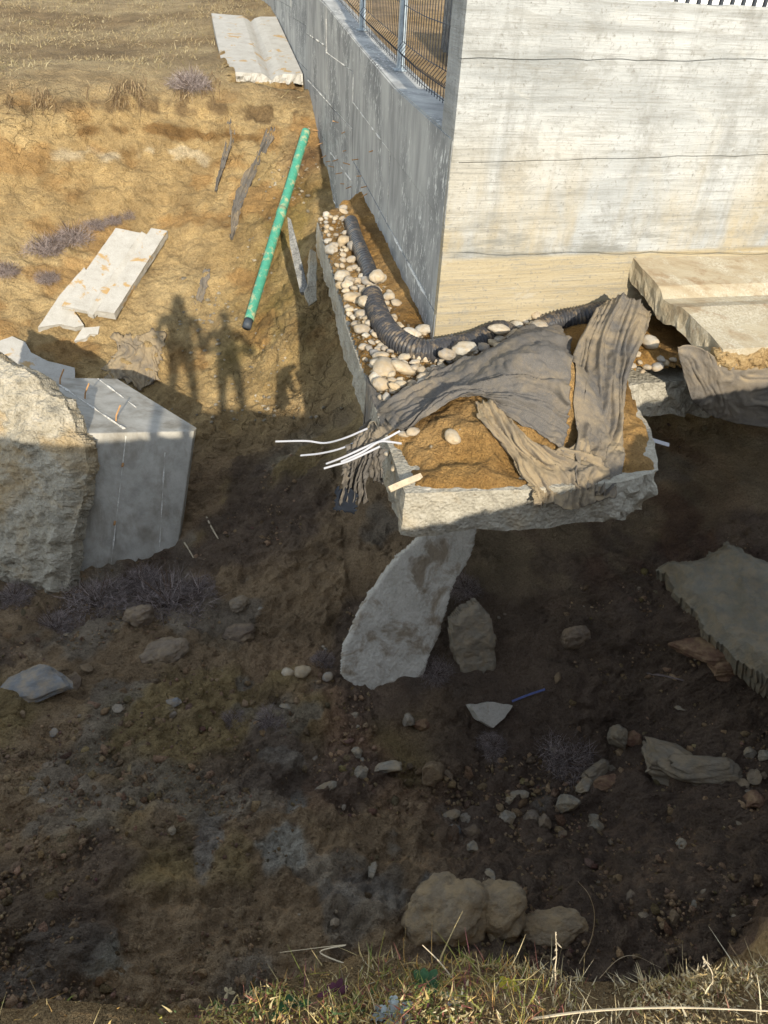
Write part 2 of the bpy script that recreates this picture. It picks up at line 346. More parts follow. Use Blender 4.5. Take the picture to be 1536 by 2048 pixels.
def tube(path, rad, nseg=10, caps=True):
    path = np.asarray(path, float); n = len(path); rad = np.broadcast_to(np.asarray(rad, float), (n,))
    T = np.gradient(path, axis=0); T /= np.linalg.norm(T, axis=1)[:, None]+1e-12
    ref = np.array([0, 0, 1.]) if abs(T[0][2]) < 0.9 else np.array([1., 0, 0]); v = []
    N = np.cross(ref, T[0]); N /= np.linalg.norm(N)
    for k in range(n):
        N = N-T[k]*(N@T[k]); N /= np.linalg.norm(N); B = np.cross(T[k], N)
        for s in range(nseg):
            a = 2*math.pi*s/nseg; v.append(path[k]+(N*math.cos(a)+B*math.sin(a))*rad[k])
    f = [(k*nseg+s, k*nseg+(s+1) % nseg, (k+1)*nseg+(s+1) % nseg, (k+1)*nseg+s) for k in range(n-1) for s in range(nseg)]
    if caps: f += [tuple(range(nseg))[::-1], tuple((n-1)*nseg+s for s in range(nseg))]
    return v, f
def merge(parts):
    V, Fc, o = [], [], 0
    for v, f in parts:
        V += list(v); Fc += [tuple(i+o for i in q) for q in f]; o += len(v)
    return V, Fc
def rough_slab(outline, down, step=0.04, rows=5, amp=0.015, amp_low=None, seed=0.0, bottom_wob=0.0, jag=0.0):
    """outline: ordered 3-D points of the upper face; extruded along the vector down, broken looking rim"""
    P = np.asarray(outline, float); down = np.asarray(down, float); amp_low = amp if amp_low is None else amp_low
    fa = amp if callable(amp) else (lambda p: amp); fl = amp_low if callable(amp_low) else (lambda p: amp_low)
    pts = []
    for a, b in zip(P, np.roll(P, -1, 0)):
        n = max(1, int(np.linalg.norm(b-a)/step))
        for k in range(n): pts.append(a+(b-a)*k/n)
    pts = np.array(pts); cen = pts.mean(0); nrm = down/np.linalg.norm(down)
    tan = np.roll(pts, -1, 0)-np.roll(pts, 1, 0); out = np.cross(tan, nrm); out /= np.linalg.norm(out, axis=1)[:, None]+1e-9
    if ((pts-cen)*out).sum() < 0: out = -out
    V = []
    for r in range(rows+1):
        k = r/rows; q = pts+down*k; a = fa(q)+(fl(q)-fa(q))*k
        d = fbm(q*7+seed, 3, 0.6)*a+fbm(q*2.2+seed+9, 2)*a*0.8+vnoise(q*26+seed)*a*0.45
        q = q+out*(d*(0.35 if r == 0 else 1.0)+jag*vnoise(pts*9+seed))[:, None]
        if bottom_wob and r > 0: q = q+nrm*(fbm(q*3+seed+4, 3)*bottom_wob*k)[:, None]
        V.append(q)
    n = len(pts); V = np.concatenate(V)
    f = [(r*n+i, r*n+(i+1) % n, (r+1)*n+(i+1) % n, (r+1)*n+i) for r in range(rows) for i in range(n)]
    f += [tuple(range(n)), tuple(rows*n+i for i in range(n))[::-1]]
    return V, f
def fix_normals(o):
    bm = bmesh.new(); bm.from_mesh(o.data); bmesh.ops.triangulate(bm, faces=[f for f in bm.faces if len(f.verts) > 4])
    bmesh.ops.recalc_face_normals(bm, faces=bm.faces); bm.to_mesh(o.data); bm.free(); return o
def slab_obj(name, mat, outline, down, parent=None, **k):
    v, f = rough_slab(outline, down, **k); return fix_normals(obj(name, v, f, mat, parent))
_ico = {}
def ico(sub):
    if sub not in _ico:
        bm = bmesh.new(); bmesh.ops.create_icosphere(bm, subdivisions=sub, radius=1.0)
        bm.verts.ensure_lookup_table(); _ico[sub] = (np.array([v.co[:] for v in bm.verts]), [tuple(v.index for v in f.verts) for f in bm.faces]); bm.free()
    return _ico[sub]
def layer_mesh(name, seed, mat):
    v, f = ico(5); v = v.copy(); r = np.random.default_rng(seed)
    for k in range(7):
        n = r.normal(size=3); n[2] *= 0.3; n /= np.linalg.norm(n); h_ = r.uniform(0.45, 0.8); s_ = v@n; v = v-n[None]*np.clip(s_-h_, 0, None)[:, None]
    lay = fbm(np.stack([v[:, 0]*0.5+seed, v[:, 1]*0.5, v[:, 2]*7], -1), 3); q = np.hypot(v[:, 0], v[:, 1])[:, None]
    v[:, :2] *= (1+0.16*lay)[:, None]; v = v*(1+0.08*fbm(v*3+seed, 3)+0.03*fbm(v*13+seed, 3))[:, None]
    return make_mesh(name, v, f, mat, True)
def mound_mesh(name, seed, mat):
    v, f = ico(5); v = v*(1+0.18*fbm(v*1.3+seed, 3)+0.06*fbm(v*5+seed, 3)+0.035*fbm(v*17+seed, 3))[:, None]; return make_mesh(name, v, f, mat, True)
def stone_mesh(name, seed, mat, sub=3, angular=0.0, smooth=True):
    v, f = ico(sub); v = v.copy(); r = np.random.default_rng(seed)
    d = 1+0.22*fbm(v*1.1+seed*3.1, 2)+0.05*vnoise(v*4+seed)
    v = v*d[:, None]
    if angular:
        for k in range(int(9*angular)+5):
            n = r.normal(size=3); n /= np.linalg.norm(n); h = r.uniform(0.5, 0.82); s = v@n; v = v-n[None]*np.clip(s-h, 0, None)[:, None]
        v = v*(1+0.07*fbm(v*3.5+seed, 3)+0.035*fbm(v*12+seed, 3))[:, None]
    return make_mesh(name, v, f, mat, smooth)

# ------------------------------------------------------------------ terrain height field
ctrl = []
def cy(px, py, Yw): ctrl.append(Yp(px, py, Yw))
def cz(px, py, z): ctrl.append(Zp(px, py, z))
for q in [(500, 830, 8.2), (500, 740, 8.9), (500, 650, 9.6), (500, 560, 10.3), (500, 470, 11), (500, 400, 11.6), (500, 330, 12.2), (500, 270, 12.7), (500, 210, 13.1), (500, 165, 13.4),
          (600, 640, 9.0), (600, 560, 9.8), (600, 420, 11.2), (600, 330, 12.2), (600, 250, 12.9), (600, 190, 13.5),
          (330, 760, 8.8), (250, 700, 9.2), (250, 600, 9.9), (250, 480, 10.9), (250, 400, 11.5), (250, 330, 11.95), (250, 250, 12.25), (250, 195, 12.5), (250, 120, 15), (250, 60, 18), (250, 0, 22),
          (50, 640, 9.2), (50, 560, 9.8), (50, 450, 10.6), (50, 380, 11.1), (50, 300, 11.5), (50, 230, 11.8), (50, 197, 12.0), (50, 120, 14.5), (50, 60, 17.5), (50, 0, 21),
          (380, 330, 12.2), (380, 250, 12.6), (380, 195, 12.9), (150, 330, 11.7), (150, 250, 12.0), (150, 195, 12.25), (400, 140, 13.9), (400, 80, 16.5), (400, 20, 20), (430, 165, 13.2),
          (640, 880, 6.9), (660, 860, 7.4), (560, 800, 8.2), (620, 740, 8.4), (650, 650, 8.9), (460, 840, 8.1), (445, 900, 7.2), (560, 950, 6.4), (690, 950, 6.1), (600, 1100, 5.3),
          (200, 850, 7.8), (100, 800, 8.2), (450, 1050, 5.9), (-300, 700, 8.0), (-300, 300, 11.0), (-300, 205, 11.5), (-300, 150, 13), (-300, 0, 20),
          (1500, 920, 5.9), (1300, 1045, 5.4), (1150, 1060, 5.3), (1000, 1075, 5.2), (1700, 900, 6.0)]: cy(*q)
for q in [(370, 1125, -3.62), (140, 1200, -3.5), (0, 1180, -3.4), (100, 1300, -3.4), (300, 1270, -3.5), (500, 1250, -3.5), (650, 1270, -3.4), (100, 1450, -3.15), (400, 1450, -3.35), (700, 1430, -3.35),
          (1000, 1440, -3.5), (1250, 1450, -3.4), (1450, 1400, -3.0), (1000, 1300, -3.25), (1200, 1250, -2.95), (1350, 1200, -2.7), (1500, 1220, -2.45), (1100, 1150, -2.8), (1440, 1080, -2.45),
          (100, 1650, -2.95), (500, 1650, -3.15), (900, 1650, -3.45), (1200, 1620, -3.5), (1500, 1580, -3.1), (100, 1850, -2.75), (500, 1850, -2.9), (900, 1850, -3.1), (1300, 1850, -3.15), (1536, 1750, -2.9),
          (-300, 1200, -3.2), (-300, 1600, -2.9), (1900, 1400, -2.5), (1900, 1100, -2.1), (1900, 1800, -2.7)]: cz(*q)
ctrl += [np.array(p) for p in [(2, 7.6, -1.35), (0.6, 8, -1.6), (4.5, 7.5, -1.35), (7, 7, -1.4), (0, 10, -1.5), (9, 4, -2.2), (9, 1, -2.3), (0, 0.3, -2.9), (-5, 0, -2.6), (5, 0, -2.7), (-9, 6, -2.9), (-10, 1, -2.6),
         (-10, 30, 0.5), (-20, 30, 0.4), (10, 30, 0.5), (-30, 20, 0.0), (-30, 12, -0.4), (-12, 12, -0.5), (-15, 8, -2.2), (-3, 45, 1.3), (-35, 45, 1.2), (25, 45, 1.3), (20, 10, -1.5), (-2.4, 20, 0.6), (-4.6, 26, 0.45)]]
ctrl = np.array(ctrl)
def _solve(P):
    n = len(P); d = np.hypot(P[:, None, 0]-P[None, :, 0], P[:, None, 1]-P[None, :, 1])
    A = np.zeros((n+3, n+3)); A[:n, :n] = d; A[:n, :n] -= np.eye(n)*0.02
    A[:n, n] = 1; A[:n, n+1:] = P[:, :2]; A[n:, :n] = A[:n, n:].T
    return np.linalg.solve(A, np.concatenate([P[:, 2], [0, 0, 0]]))
RB = _solve(ctrl)
LIPX = [-40, -8, -3, -0.8, -0.45, -0.2, 0.2, 0.7, 1.2, 1.6, 2.4, 4, 8, 40]
LIPY = [0.9, 0.9, 0.55, 0.42, 0.42, 0.48, 0.55, 0.57, 0.68, 1.0, 1.6, 2.4, 3.0, 3.2]
BNKX = [-40, -8, -1, 0.5, 1.5, 2.4, 4, 8, 40]; BNKZ = [0.0, 0.0, -0.02, 0.0, 0.12, 0.25, 0.45, 0.6, 0.6]
FOOT = np.array([(0.11, 3.16), (0.8, 3.27), (1.35, 3.40), (1.62, 3.55), (1.70, 4.0), (1.64, 4.62), (3.0, 5.03), (6.0, 5.95), (6.0, 7.0), (0.75, 5.4), (0.35, 6.5), (-0.15, 9.2), (-0.55, 9.0), (-0.93, 8.05), (-0.36, 5.2)])
def pip(x, y, poly):
    r = np.zeros(np.shape(x), bool); n = len(poly)
    for i in range(n):
        (x0, y0), (x1, y1) = poly[i], poly[(i+1) % n]
        c = ((y0 > y) != (y1 > y)) & (x < (x1-x0)*(y-y0)/(y1-y0+1e-12)+x0); r ^= c
    return r
def terrain(x, y):
    x = np.asarray(x, float); y = np.asarray(y, float); sh = x.shape; X = x.ravel(); Y = y.ravel(); z = np.empty(len(X))
    for s in range(0, len(X), 40000):
        xs, ys = X[s:s+40000], Y[s:s+40000]
        d = np.hypot(xs[:, None]-ctrl[None, :, 0], ys[:, None]-ctrl[None, :, 1]); z[s:s+40000] = d@RB[:-3]+RB[-3]+RB[-2]*xs+RB[-1]*ys
    z = z.reshape(sh)
    pit = sstep(13.5, 11.5, y)
    lump = fbm(xyz(x, y, 1.1), 3)*0.09+fbm(xyz(x, y, 3.3, 5), 3)*0.045
    z = z+lump*(0.25+0.75*pit)
    # scarp below the field: fluted, crumbling
    # near bank with a steep face towards the pit
    lip = np.interp(x, LIPX, LIPY)+0.035*fbm(xyz(x, y*0, 4.0, 2), 3)
    bz = np.interp(x, BNKX, BNKZ)+0.02*fbm(xyz(x, y, 3.0, 8), 3)
    dd = y-lip
    bank = np.where(dd < 0, bz-0.05*sstep(-0.12, 0, dd), bz-0.05-8*dd-5*dd*dd)
    z = np.where(y < 3.4, np.maximum(z, bank), z); z = np.where(dd < 0, bank, z)
    # below the buildings
    aL = (x-CORNER[0])*LN[0]+(y-CORNER[1])*LN[1]; aB = (x-BEND[0])*LN2[0]+(y-BEND[1])*LN2[1]; aW = (x-CORNER[0])*WN[0]+(y-CORNER[1])*WN[1]
    inside = (np.maximum(aL, aB) < -0.12) & (aW < -0.1) & (y < 45)
    z = np.where(inside, np.minimum(z, -1.4), z)
    fp = pip(x, y, FOOT); z = np.where(fp, np.minimum(z, -1.32), z)
    sL = (x-BEND[0])*LD2[0]+(y-BEND[1])*LD2[1]+5
    us = (aB > -0.2) & (aB < 1.34) & (sL > 9.52) & (sL < 13.7); z = np.where(us, np.minimum(z, -0.37+0.135*(sL-9.48)), z); fr_ = (aB > -0.2) & (aB < 1.3) & (sL > 8.9) & (sL <= 9.52); z = np.where(fr_, np.minimum(z, -0.46-0.8*(9.52-sL)), z)
    return z
# lookup grid for placing things
GX = np.arange(-14, 8.01, 0.05); GY = np.arange(-0.5, 28, 0.05); GZ = terrain(*np.meshgrid(GX, GY))
def tz(x, y):
    u = np.clip((np.asarray(x, float)-GX[0])/0.05, 0, len(GX)-1.001); v = np.clip((np.asarray(y, float)-GY[0])/0.05, 0, len(GY)-1.001)
    i = u.astype(int); j = v.astype(int); a = u-i; b = v-j
    return GZ[j, i]*(1-a)*(1-b)+GZ[j, i+1]*a*(1-b)+GZ[j+1, i]*(1-a)*b+GZ[j+1, i+1]*a*b
def hit(px, py, fn, t0=1.0, t1=30.0):
    d = ray(px, py); t = np.linspace(t0, t1, 3000); p = CAM+d*t[:, None]; below = p[:, 2] < fn(p[:, 0], p[:, 1])
    k = int(np.argmax(below)) if below.any() else len(t)-1
    return p[k]
def ht(px, py, t0=1.2): return hit(px, py, tz, t0)

PATCH = []
for (px, py, rx, ry, cc) in [(150, 1900, 0.34, 0.20, (0.40, 0.38, 0.32)), (40, 1960, 0.25, 0.16, (0.40, 0.38, 0.32)), (420, 1690, 0.12, 0.32, (0.36, 0.32, 0.27)), (570, 1700, 0.16, 0.26, (0.42, 0.39, 0.33)), (590, 1610, 0.10, 0.16, (0.38, 0.35, 0.3)),
                             (720, 1790, 0.32, 0.18, (0.34, 0.30, 0.25)), (560, 1510, 0.20, 0.10, (0.36, 0.33, 0.28)), (450, 1290, 0.22, 0.16, (0.30, 0.23, 0.15)), (490, 1370, 0.13, 0.12, (0.36, 0.31, 0.24)), (1080, 1590, 0.12, 0.16, (0.36, 0.34, 0.3)), (880, 1800, 0.2, 0.2, (0.32, 0.29, 0.25))]:
    p_ = ht(px, py); PATCH.append((p_[0], p_[1], rx, ry, cc))
def soil_colors(x, y, z, slope):
    n1 = fbm(xyz(x, y, 0.9, 3), 4); n2 = fbm(xyz(x, y, 2.6, 6), 4); n3 = fbm(xyz(x, y, 0.45, 11), 3)
    tan = np.array([0.44, 0.315, 0.155]); tan2 = np.array([0.53, 0.40, 0.215]); brown = np.array([0.34, 0.245, 0.15]); red = np.array([0.35, 0.215, 0.135])
    olive = np.array([0.32, 0.24, 0.115]); grey = np.array([0.30, 0.27, 0.225]); white = np.array([0.62, 0.52, 0.36]); grass = np.array([0.40, 0.31, 0.18]); dk = np.array([0.15, 0.11, 0.085])
    def mx(c, d, w): return c+(d-c)*np.clip(w, 0, 1)[..., None]
    c = np.broadcast_to(tan, x.shape+(3,)).copy(); c = mx(c, tan2, 0.5+0.9*n1)
    # olive damp ground near the green pipe
    g = np.exp(-(((x+1.75)/0.75)**2))*sstep(12.9, 11.8, y)*sstep(8.0, 9.2, y); c = mx(c, np.array([0.27, 0.20, 0.075]), g*(0.7+0.7*n2))
    c = mx(c, np.array([0.22, 0.125, 0.065]), np.exp(-(((x+1.55)/0.4)**2+((y-12.3)/0.5)**2))*0.8)
    # scarp: white caliche band and darker root zone
    band = np.exp(-((z+1.25+0.1*n1)/0.17)**2)*sstep(11.0, 11.5, y)*sstep(-6.0, -4.9, x)*sstep(-2.7, -3.4, x); c = mx(c, white, sstep(0.34, 0.54, band*(0.75+0.5*n1)+0.35*fbm(np.stack([x*5, y*5, z*9], -1), 4)*band)*0.85)
    band = np.exp(-((z+0.95+0.08*n1)/0.10)**2)*sstep(11.4, 11.9, y)*sstep(-1.9, -3.0, x)*sstep(-5.4, -4.6, x); c = mx(c, np.array([0.25, 0.15, 0.06]), sstep(0.3, 0.7, band*(0.9+0.8*n2)))
    rz = np.exp(-((z+0.62+0.10*n1)/0.14)**2)*sstep(11.2, 11.6, y)*sstep(13.4, 12.9, y); c = mx(c, np.array([0.24, 0.165, 0.085]), sstep(0.35, 0.75, rz*(0.8+0.9*fbm(np.stack([x*7, y*2, z*2], -1), 3))))
    c = mx(c, np.array([0.36, 0.215, 0.085]), sstep(0.1, 0.5, fbm(np.stack([x*1.4, y*1.4, z*2.5+4], -1), 4))*0.7*sstep(8, 9, y))
    # pit floor, darker crumbly earth; colour lifted and warmed to brighten the shaded pit
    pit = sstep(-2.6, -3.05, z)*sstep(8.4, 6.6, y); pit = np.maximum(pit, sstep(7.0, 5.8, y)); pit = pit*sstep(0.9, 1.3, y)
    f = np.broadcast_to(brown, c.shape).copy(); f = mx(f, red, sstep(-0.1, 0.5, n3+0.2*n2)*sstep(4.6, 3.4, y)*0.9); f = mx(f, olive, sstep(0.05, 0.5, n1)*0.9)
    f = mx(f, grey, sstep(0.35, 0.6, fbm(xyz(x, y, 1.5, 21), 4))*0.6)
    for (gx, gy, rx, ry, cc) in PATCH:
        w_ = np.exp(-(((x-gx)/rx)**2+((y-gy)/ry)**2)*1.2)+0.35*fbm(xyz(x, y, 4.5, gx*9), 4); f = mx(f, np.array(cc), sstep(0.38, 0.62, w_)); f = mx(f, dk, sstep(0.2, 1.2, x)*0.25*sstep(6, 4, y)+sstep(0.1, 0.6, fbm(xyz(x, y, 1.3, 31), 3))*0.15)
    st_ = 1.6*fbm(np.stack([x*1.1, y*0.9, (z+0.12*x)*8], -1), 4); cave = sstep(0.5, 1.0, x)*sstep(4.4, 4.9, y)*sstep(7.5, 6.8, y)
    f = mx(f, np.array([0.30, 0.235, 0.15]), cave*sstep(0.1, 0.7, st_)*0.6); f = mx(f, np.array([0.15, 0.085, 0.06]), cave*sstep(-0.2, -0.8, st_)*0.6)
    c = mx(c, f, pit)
    # field
    fld = sstep(-0.62, -0.40, z)*sstep(11.6, 12.3, y)*sstep(0.9, 0.45, slope); fld = np.where(y > 15, 1, fld)
    gc = mx(np.broadcast_to(grass, c.shape), np.array([0.26, 0.185, 0.10]), 0.45+0.9*fbm(np.stack([x*0.5+y*0.2, y*1.1, 0*x+2], -1), 4)); c = mx(c, gc, fld)
    # near bank
    c = mx(c, np.array([0.24, 0.165, 0.085]), sstep(-0.9, -0.3, z)*sstep(1.8, 0.9, y))
    crack = sstep(7.0, 7.7, y)*sstep(9.8, 9.0, y)*sstep(-2.5, -1.8, x)*sstep(-0.35, 0.15, fbm(xyz(x, y, 1.3, 77), 3))
    crack = np.maximum(crack, 0.5*sstep(11.2, 11.6, y)*sstep(12.8, 12.2, y)*sstep(0.1, 0.5, fbm(xyz(x, y, 0.8, 79), 3)))
    return np.concatenate([c, crack[..., None]], -1), fld, pit

def build_ground():
    s = np.linspace(-1, 1, 500); u = 1.5*(0.42*s+0.58*s**3)
    ys = np.concatenate([np.linspace(-14, 0.25, 46)[:-1], np.linspace(0.25, 6.2, 340)[:-1], np.linspace(6.2, 14.2, 320)[:-1], np.geomspace(14.2, 60, 110)])
    U, Yg = np.meshgrid(u, ys); X = U*(np.abs(Yg)*0.75+3.2)
    Z = terrain(X, Yg); P = np.stack([X, Yg, Z], -1)
    du = np.gradient(P, axis=1); dv = np.gradient(P, axis=0); N = np.cross(du, dv); N /= np.linalg.norm(N, axis=-1)[..., None]+1e-9
    slope = np.sqrt(1-np.clip(N[..., 2], -1, 1)**2)
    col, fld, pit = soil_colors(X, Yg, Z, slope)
    D = fbm(P*5.5, 4, 0.55)*0.032+fbm(P*17, 3, 0.65)*0.026
    rid = 1-np.abs(fbm(P*3.1+40, 4)); D = D+rid*0.045*sstep(0.25, 0.6, slope)
    flute = 1-np.abs(fbm(P*np.array([3.2, 3.2, 0.7])+7, 3)); D = D+flute*0.10*sstep(0.55, 0.85, slope)*sstep(10.8, 11.3, Yg)*(1-fld)
    clod = np.clip(fbm(P*9+3, 2), 0, 1)*0.05*pit
    D = (D+clod)*(1-0.75*fld)*np.where((Yg < 1.2) & (Z > -0.35), 0.12, 1.0)
    x, y = X, Yg
    fp = pip(x, y, FOOT); D = np.where(fp, np.minimum(D, 0), D)
    P = P+N*D[..., None]
    nr, nc = X.shape
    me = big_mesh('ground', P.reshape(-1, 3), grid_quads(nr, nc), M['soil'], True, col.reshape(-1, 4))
    return tag(link(bpy.data.objects.new('ground', me)), 'eroded tan and brown soil of the pit, slope and field', kind='structure')
ground = build_ground()

# ------------------------------------------------------------------ the standing concrete wall
FT = -0.87; FB = -1.17
wall = tag(empty('retaining_wall', (CORNER[0], CORNER[1], FB)), 'tall grey concrete corner wall with undermined footing and formwork marks', 'wall')
def topz(L): return np.interp(L, [0, 2.2, 5.0, 7.4, 12, 22], [0.57, 0.57, 0.68, 0.94, 1.2, 1.6])
def Lpt(L, out=0.0, z=0.0):
    p = CORNER+LD*L+LN*out if L <= 5 else BEND+LD2*(L-5)+LN2*out
    return np.array([p[0], p[1], z])
def Wpt(w, out=0.0, z=0.0): p = CORNER+WD*w+WN*out; return np.array([p[0], p[1], z])
UPV = np.array([0, 0, 1.])
def wall_side():
    Ls = [0.36, 2.2, 5.0, 7.4, 12, 22]; V = []
    for L in Ls:
        b = -0.9 if L < 5 else -3.0
        for o in (-0.013, -0.32):
            V += [Lpt(L, o, b), Lpt(L, o, topz(L))]
    f = []
    for k in range(len(Ls)-1):
        a = 4*k; b = a+4; f += [(a, b, b+1, a+1), (a+2, a+3, b+3, b+2), (a+1, b+1, b+3, a+3), (a, a+2, b+2, b)]
    f += [(0, 1, 3, 2), (len(V)-4, len(V)-2, len(V)-1, len(V)-3)]
    return fix_normals(obj('side_wall', V, f, M['side'], wall))
side = wall_side()
def panel_L(L0, L1, z00, z01, z10, z11, t=0.013, jit=0.0):
    g = 0.004; V = []
    n = max(2, int((L1-L0)/0.6)+1); f = []
    ls = np.linspace(L0+g, L1-g, n)
    for k, L in enumerate(ls):
        q = k/(n-1); zb = z00+(z01-z00)*q+g; zt = z10+(z11-z10)*q-g
        zb2 = max(zb, -3.0)
        V += [Lpt(L, -0.05, zb2), Lpt(L, -0.05, zt), Lpt(L, jit, zt), Lpt(L, jit, zb2)]
    for k in range(n-1):
        a = 4*k; b = a+4
        for s in range(4): f.append((a+s, a+(s+1) % 4, b+(s+1) % 4, b+s))
    f += [(0, 1, 2, 3), (4*n-4, 4*n-1, 4*n-2, 4*n-3)]
    return fix_normals(obj('wall_panel', V, f, M['side'], side))
rj = random.Random(2)
rows_near = [(-0.88, -0.585), (-0.585, 0.045), (0.045, None)]
for r, (z0, z1) in enumerate(rows_near):
    cuts = [0.002, 2.25, 5.0]
    for a, b in zip(cuts[:-1], cuts[1:]):
        t0 = topz(a)-0.006 if z1 is None else z1; t1 = topz(b)-0.006 if z1 is None else z1
        panel_L(a, b, z0, z0, t0, t1, jit=rj.uniform(-0.004, 0.004))
far_cuts = [5.0, 7.05, 9.1, 11.1, 14, 18, 22]
for i, (a, b) in enumerate(zip(far_cuts[:-1], far_cuts[1:])):
    off = [0.0, 0.06, 0.16, 0.3, 0.5, 0.8][i]
    zs = [-2.9, -1.45+off, -0.85+off, -0.25+off, 0.36+off]
    for z0, z1 in zip(zs[:-1], zs[1:]): panel_L(a, b, z0, z0, z1, z1, jit=rj.uniform(-0.005, 0.004))
    panel_L(a, b, zs[-1], zs[-1], topz(a)-0.006, topz(b)-0.006, jit=rj.uniform(-0.004, 0.004))
def fin(a, b, w=0.007, proud=0.006, name='joint_fin', mat='fin', par=None, nrm=LN):
    a, b = np.array(a), np.array(b); n = max(4, int(np.linalg.norm(b-a)/0.05)); p = a+(b-a)*np.linspace(0, 1, n)[:, None]
    r = 1.2*w*np.clip(0.5+1.2*fbm(p*7, 4), 0.02, 1.8); v, f = tube(p, r, 5); return obj(name, v, f, M[mat], par or side)
fin(Lpt(2.25, 0, 0.045), Lpt(5, 0, 0.045)); fin(Lpt(0.02, 0, -0.585), Lpt(2.0, 0, -0.585), 0.01); fin(Lpt(5, 0, 0.045), Lpt(5, 0, 0.34))
fin(Lpt(5.02, 0, 0.36), Lpt(7.05, 0, 0.36), 0.01); fin(Lpt(7.05, 0, 0.36), Lpt(7.05, 0, 0.75)); fin(Lpt(5.02, 0, -0.85), Lpt(7.0, 0, -0.85), 0.009)
fin(Lpt(5.02, 0, -0.25), Lpt(9.0, 0, -0.22), 0.008); fin(Lpt(7.1, 0, 0.43), Lpt(9.1, 0, 0.43), 0.01); fin(Lpt(2.25, 0, -0.58), Lpt(2.25, 0, 0.55), 0.005); fin(Lpt(5.02, 0, -1.45), Lpt(7.0, 0, -1.45), 0.009)
for px, py in [(625, 232), (636, 262), (645, 285), (652, 310), (660, 322), (668, 335), (676, 318), (684, 345), (688, 368), (692, 300), (700, 330), (702, 372), (716, 318), (722, 352), (733, 372), (735, 385), (677, 246), (690, 262), (745, 300)]:
    p = Pp(px, py, BEND if px < 712 else CORNER, LN2 if px < 712 else LN); d = (LN*0.8+UPV*rj.uniform(-0.5, 0.3)-LD*rj.uniform(-.2, 0.5)); d /= np.linalg.norm(d)
    v, f = tube(np.array([p-LN*0.02, p+d*rj.uniform(0.04, 0.10)]), 0.006, 6); obj('tie_wire', v, f, M['rust'], side)
# front wall
def wall_front():
    V = []; TH = 0.355
    for w in (0.0, 7.0):
        for o in (-0.015, -TH):
            for z in (-0.9, 1.315): V.append(Wpt(w, o, z))
    # end face lies in the plane of the side wall
    V[0:4] = [Wpt(0.012, -0.015, -0.9), Wpt(0.012, -0.015, 1.315), Lpt(TH, -0.004, -0.9), Lpt(TH, -0.004, 1.315)]
    f = [(0, 4, 5, 1), (2, 3, 7, 6), (1, 5, 7, 3), (0, 2, 6, 4), (0, 1, 3, 2), (4, 6, 7, 5)]
    return fix_normals(obj('front_wall', V, f, M['front'], wall))
front = wall_front()
lifts = [(-0.88, 0, -0.137, -0.034, 0.010), (-0.137, -0.034, 0.44, 0.014, 0.0), (0.44, 0.014, 1.005, 0.018, 0.004), (1.005, 0.018, 1.33, 0.0, 0.001)]
for (zb, kb, zt, kt, o) in lifts:
    g = 0.0025; n = 60; ws = np.linspace(0.0, 7.0, n); V = []; f = []
    jag = lambda w, s: fbm(np.stack([w*6, 0*w+s, 0*w], -1), 4)*(0.008)
    z0 = zb+kb*ws+g+jag(ws, zb*9); z1 = zt+kt*ws-g+jag(ws, zt*9)
    if zb < -0.5: z1 = z1+0.02*fbm(np.stack([ws*2, 0*ws, 0*ws], -1), 4)
    for w, a, b in zip(ws, z0, z1): V += [Wpt(w, -0.05, a), Wpt(w, -0.05, b), Wpt(w, o, b), Wpt(w, o, a)]
    for k in range(n-1):
        a = 4*k; b = a+4
        for s in range(4): f.append((a+s, a+(s+1) % 4, b+(s+1) % 4, b+s))
    f += [(0, 1, 2, 3), (4*n-4, 4*n-1, 4*n-2, 4*n-3)]
    fix_normals(obj('wall_panel', V, f, M['front'], front))
# footing
slab_obj('footing', M['footing'], [(x, y, FT) for x, y in FOOT], (0, 0, FB-FT), wall, step=0.025, rows=8, amp=lambda p: 0.007+0.022*sstep(1.15, 1.5, p[:, 0]), amp_low=lambda p: 0.018+0.045*sstep(1.1, 1.5, p[:, 0]), bottom_wob=0.05, seed=3)

# ------------------------------------------------------------------ soil on the footing
_pk = Zp(1095, 690, -0.36)
def fill(x, y):
    x = np.asarray(x, float); y = np.asarray(y, float)
    aW = (x-CORNER[0])*WN[0]+(y-CORNER[1])*WN[1]; w = (x-CORNER[0])*WD[0]+(y-CORNER[1])*WD[1]
    z = -0.785-0.075*sstep(0.35, 1.3, aW)
    z = z+np.clip(w, 0, 3)*0.12*sstep(1.5, 0.3, aW)
    z = z+0.40*np.exp(-(((x-_pk[0])/0.42)**2+((y-_pk[1]-0.05)/0.36)**2))
    z = z+0.16*np.exp(-(((x-0.45)/0.40)**2+((y-3.72)/0.28)**2))
    z = z+0.10*sstep(1.25, 1.6, w)*sstep(1.35, 0.6, aW)
    z = np.where(w > 1.45, np.minimum(z, -0.70), z)
    z = z+0.02*fbm(xyz(x, y, 5, 3), 4)+0.012*fbm(xyz(x, y, 16, 5), 3)+sstep(4.0, 3.7, y)*(0.03*fbm(xyz(x, y, 7, 9), 4)-0.07*np.exp(-(((x-0.42)/0.1)**2+((y-3.48)/0.08)**2)))
    dist = np.full(x.shape, 9.0)
    for a, b in zip(FOOT, np.roll(FOOT, -1, 0)):
        e = b-a; t = np.clip(((x-a[0])*e[0]+(y-a[1])*e[1])/(e@e), 0, 1); dist = np.minimum(dist, np.hypot(x-a[0]-t*e[0], y-a[1]-t*e[1]))
    ins = pip(x, y, FOOT)
    z = np.where(ins, z-0.065*sstep(0.08, 0.0, dist+0.03*fbm(xyz(x, y, 7, 1), 3)), -3.0)
    return z
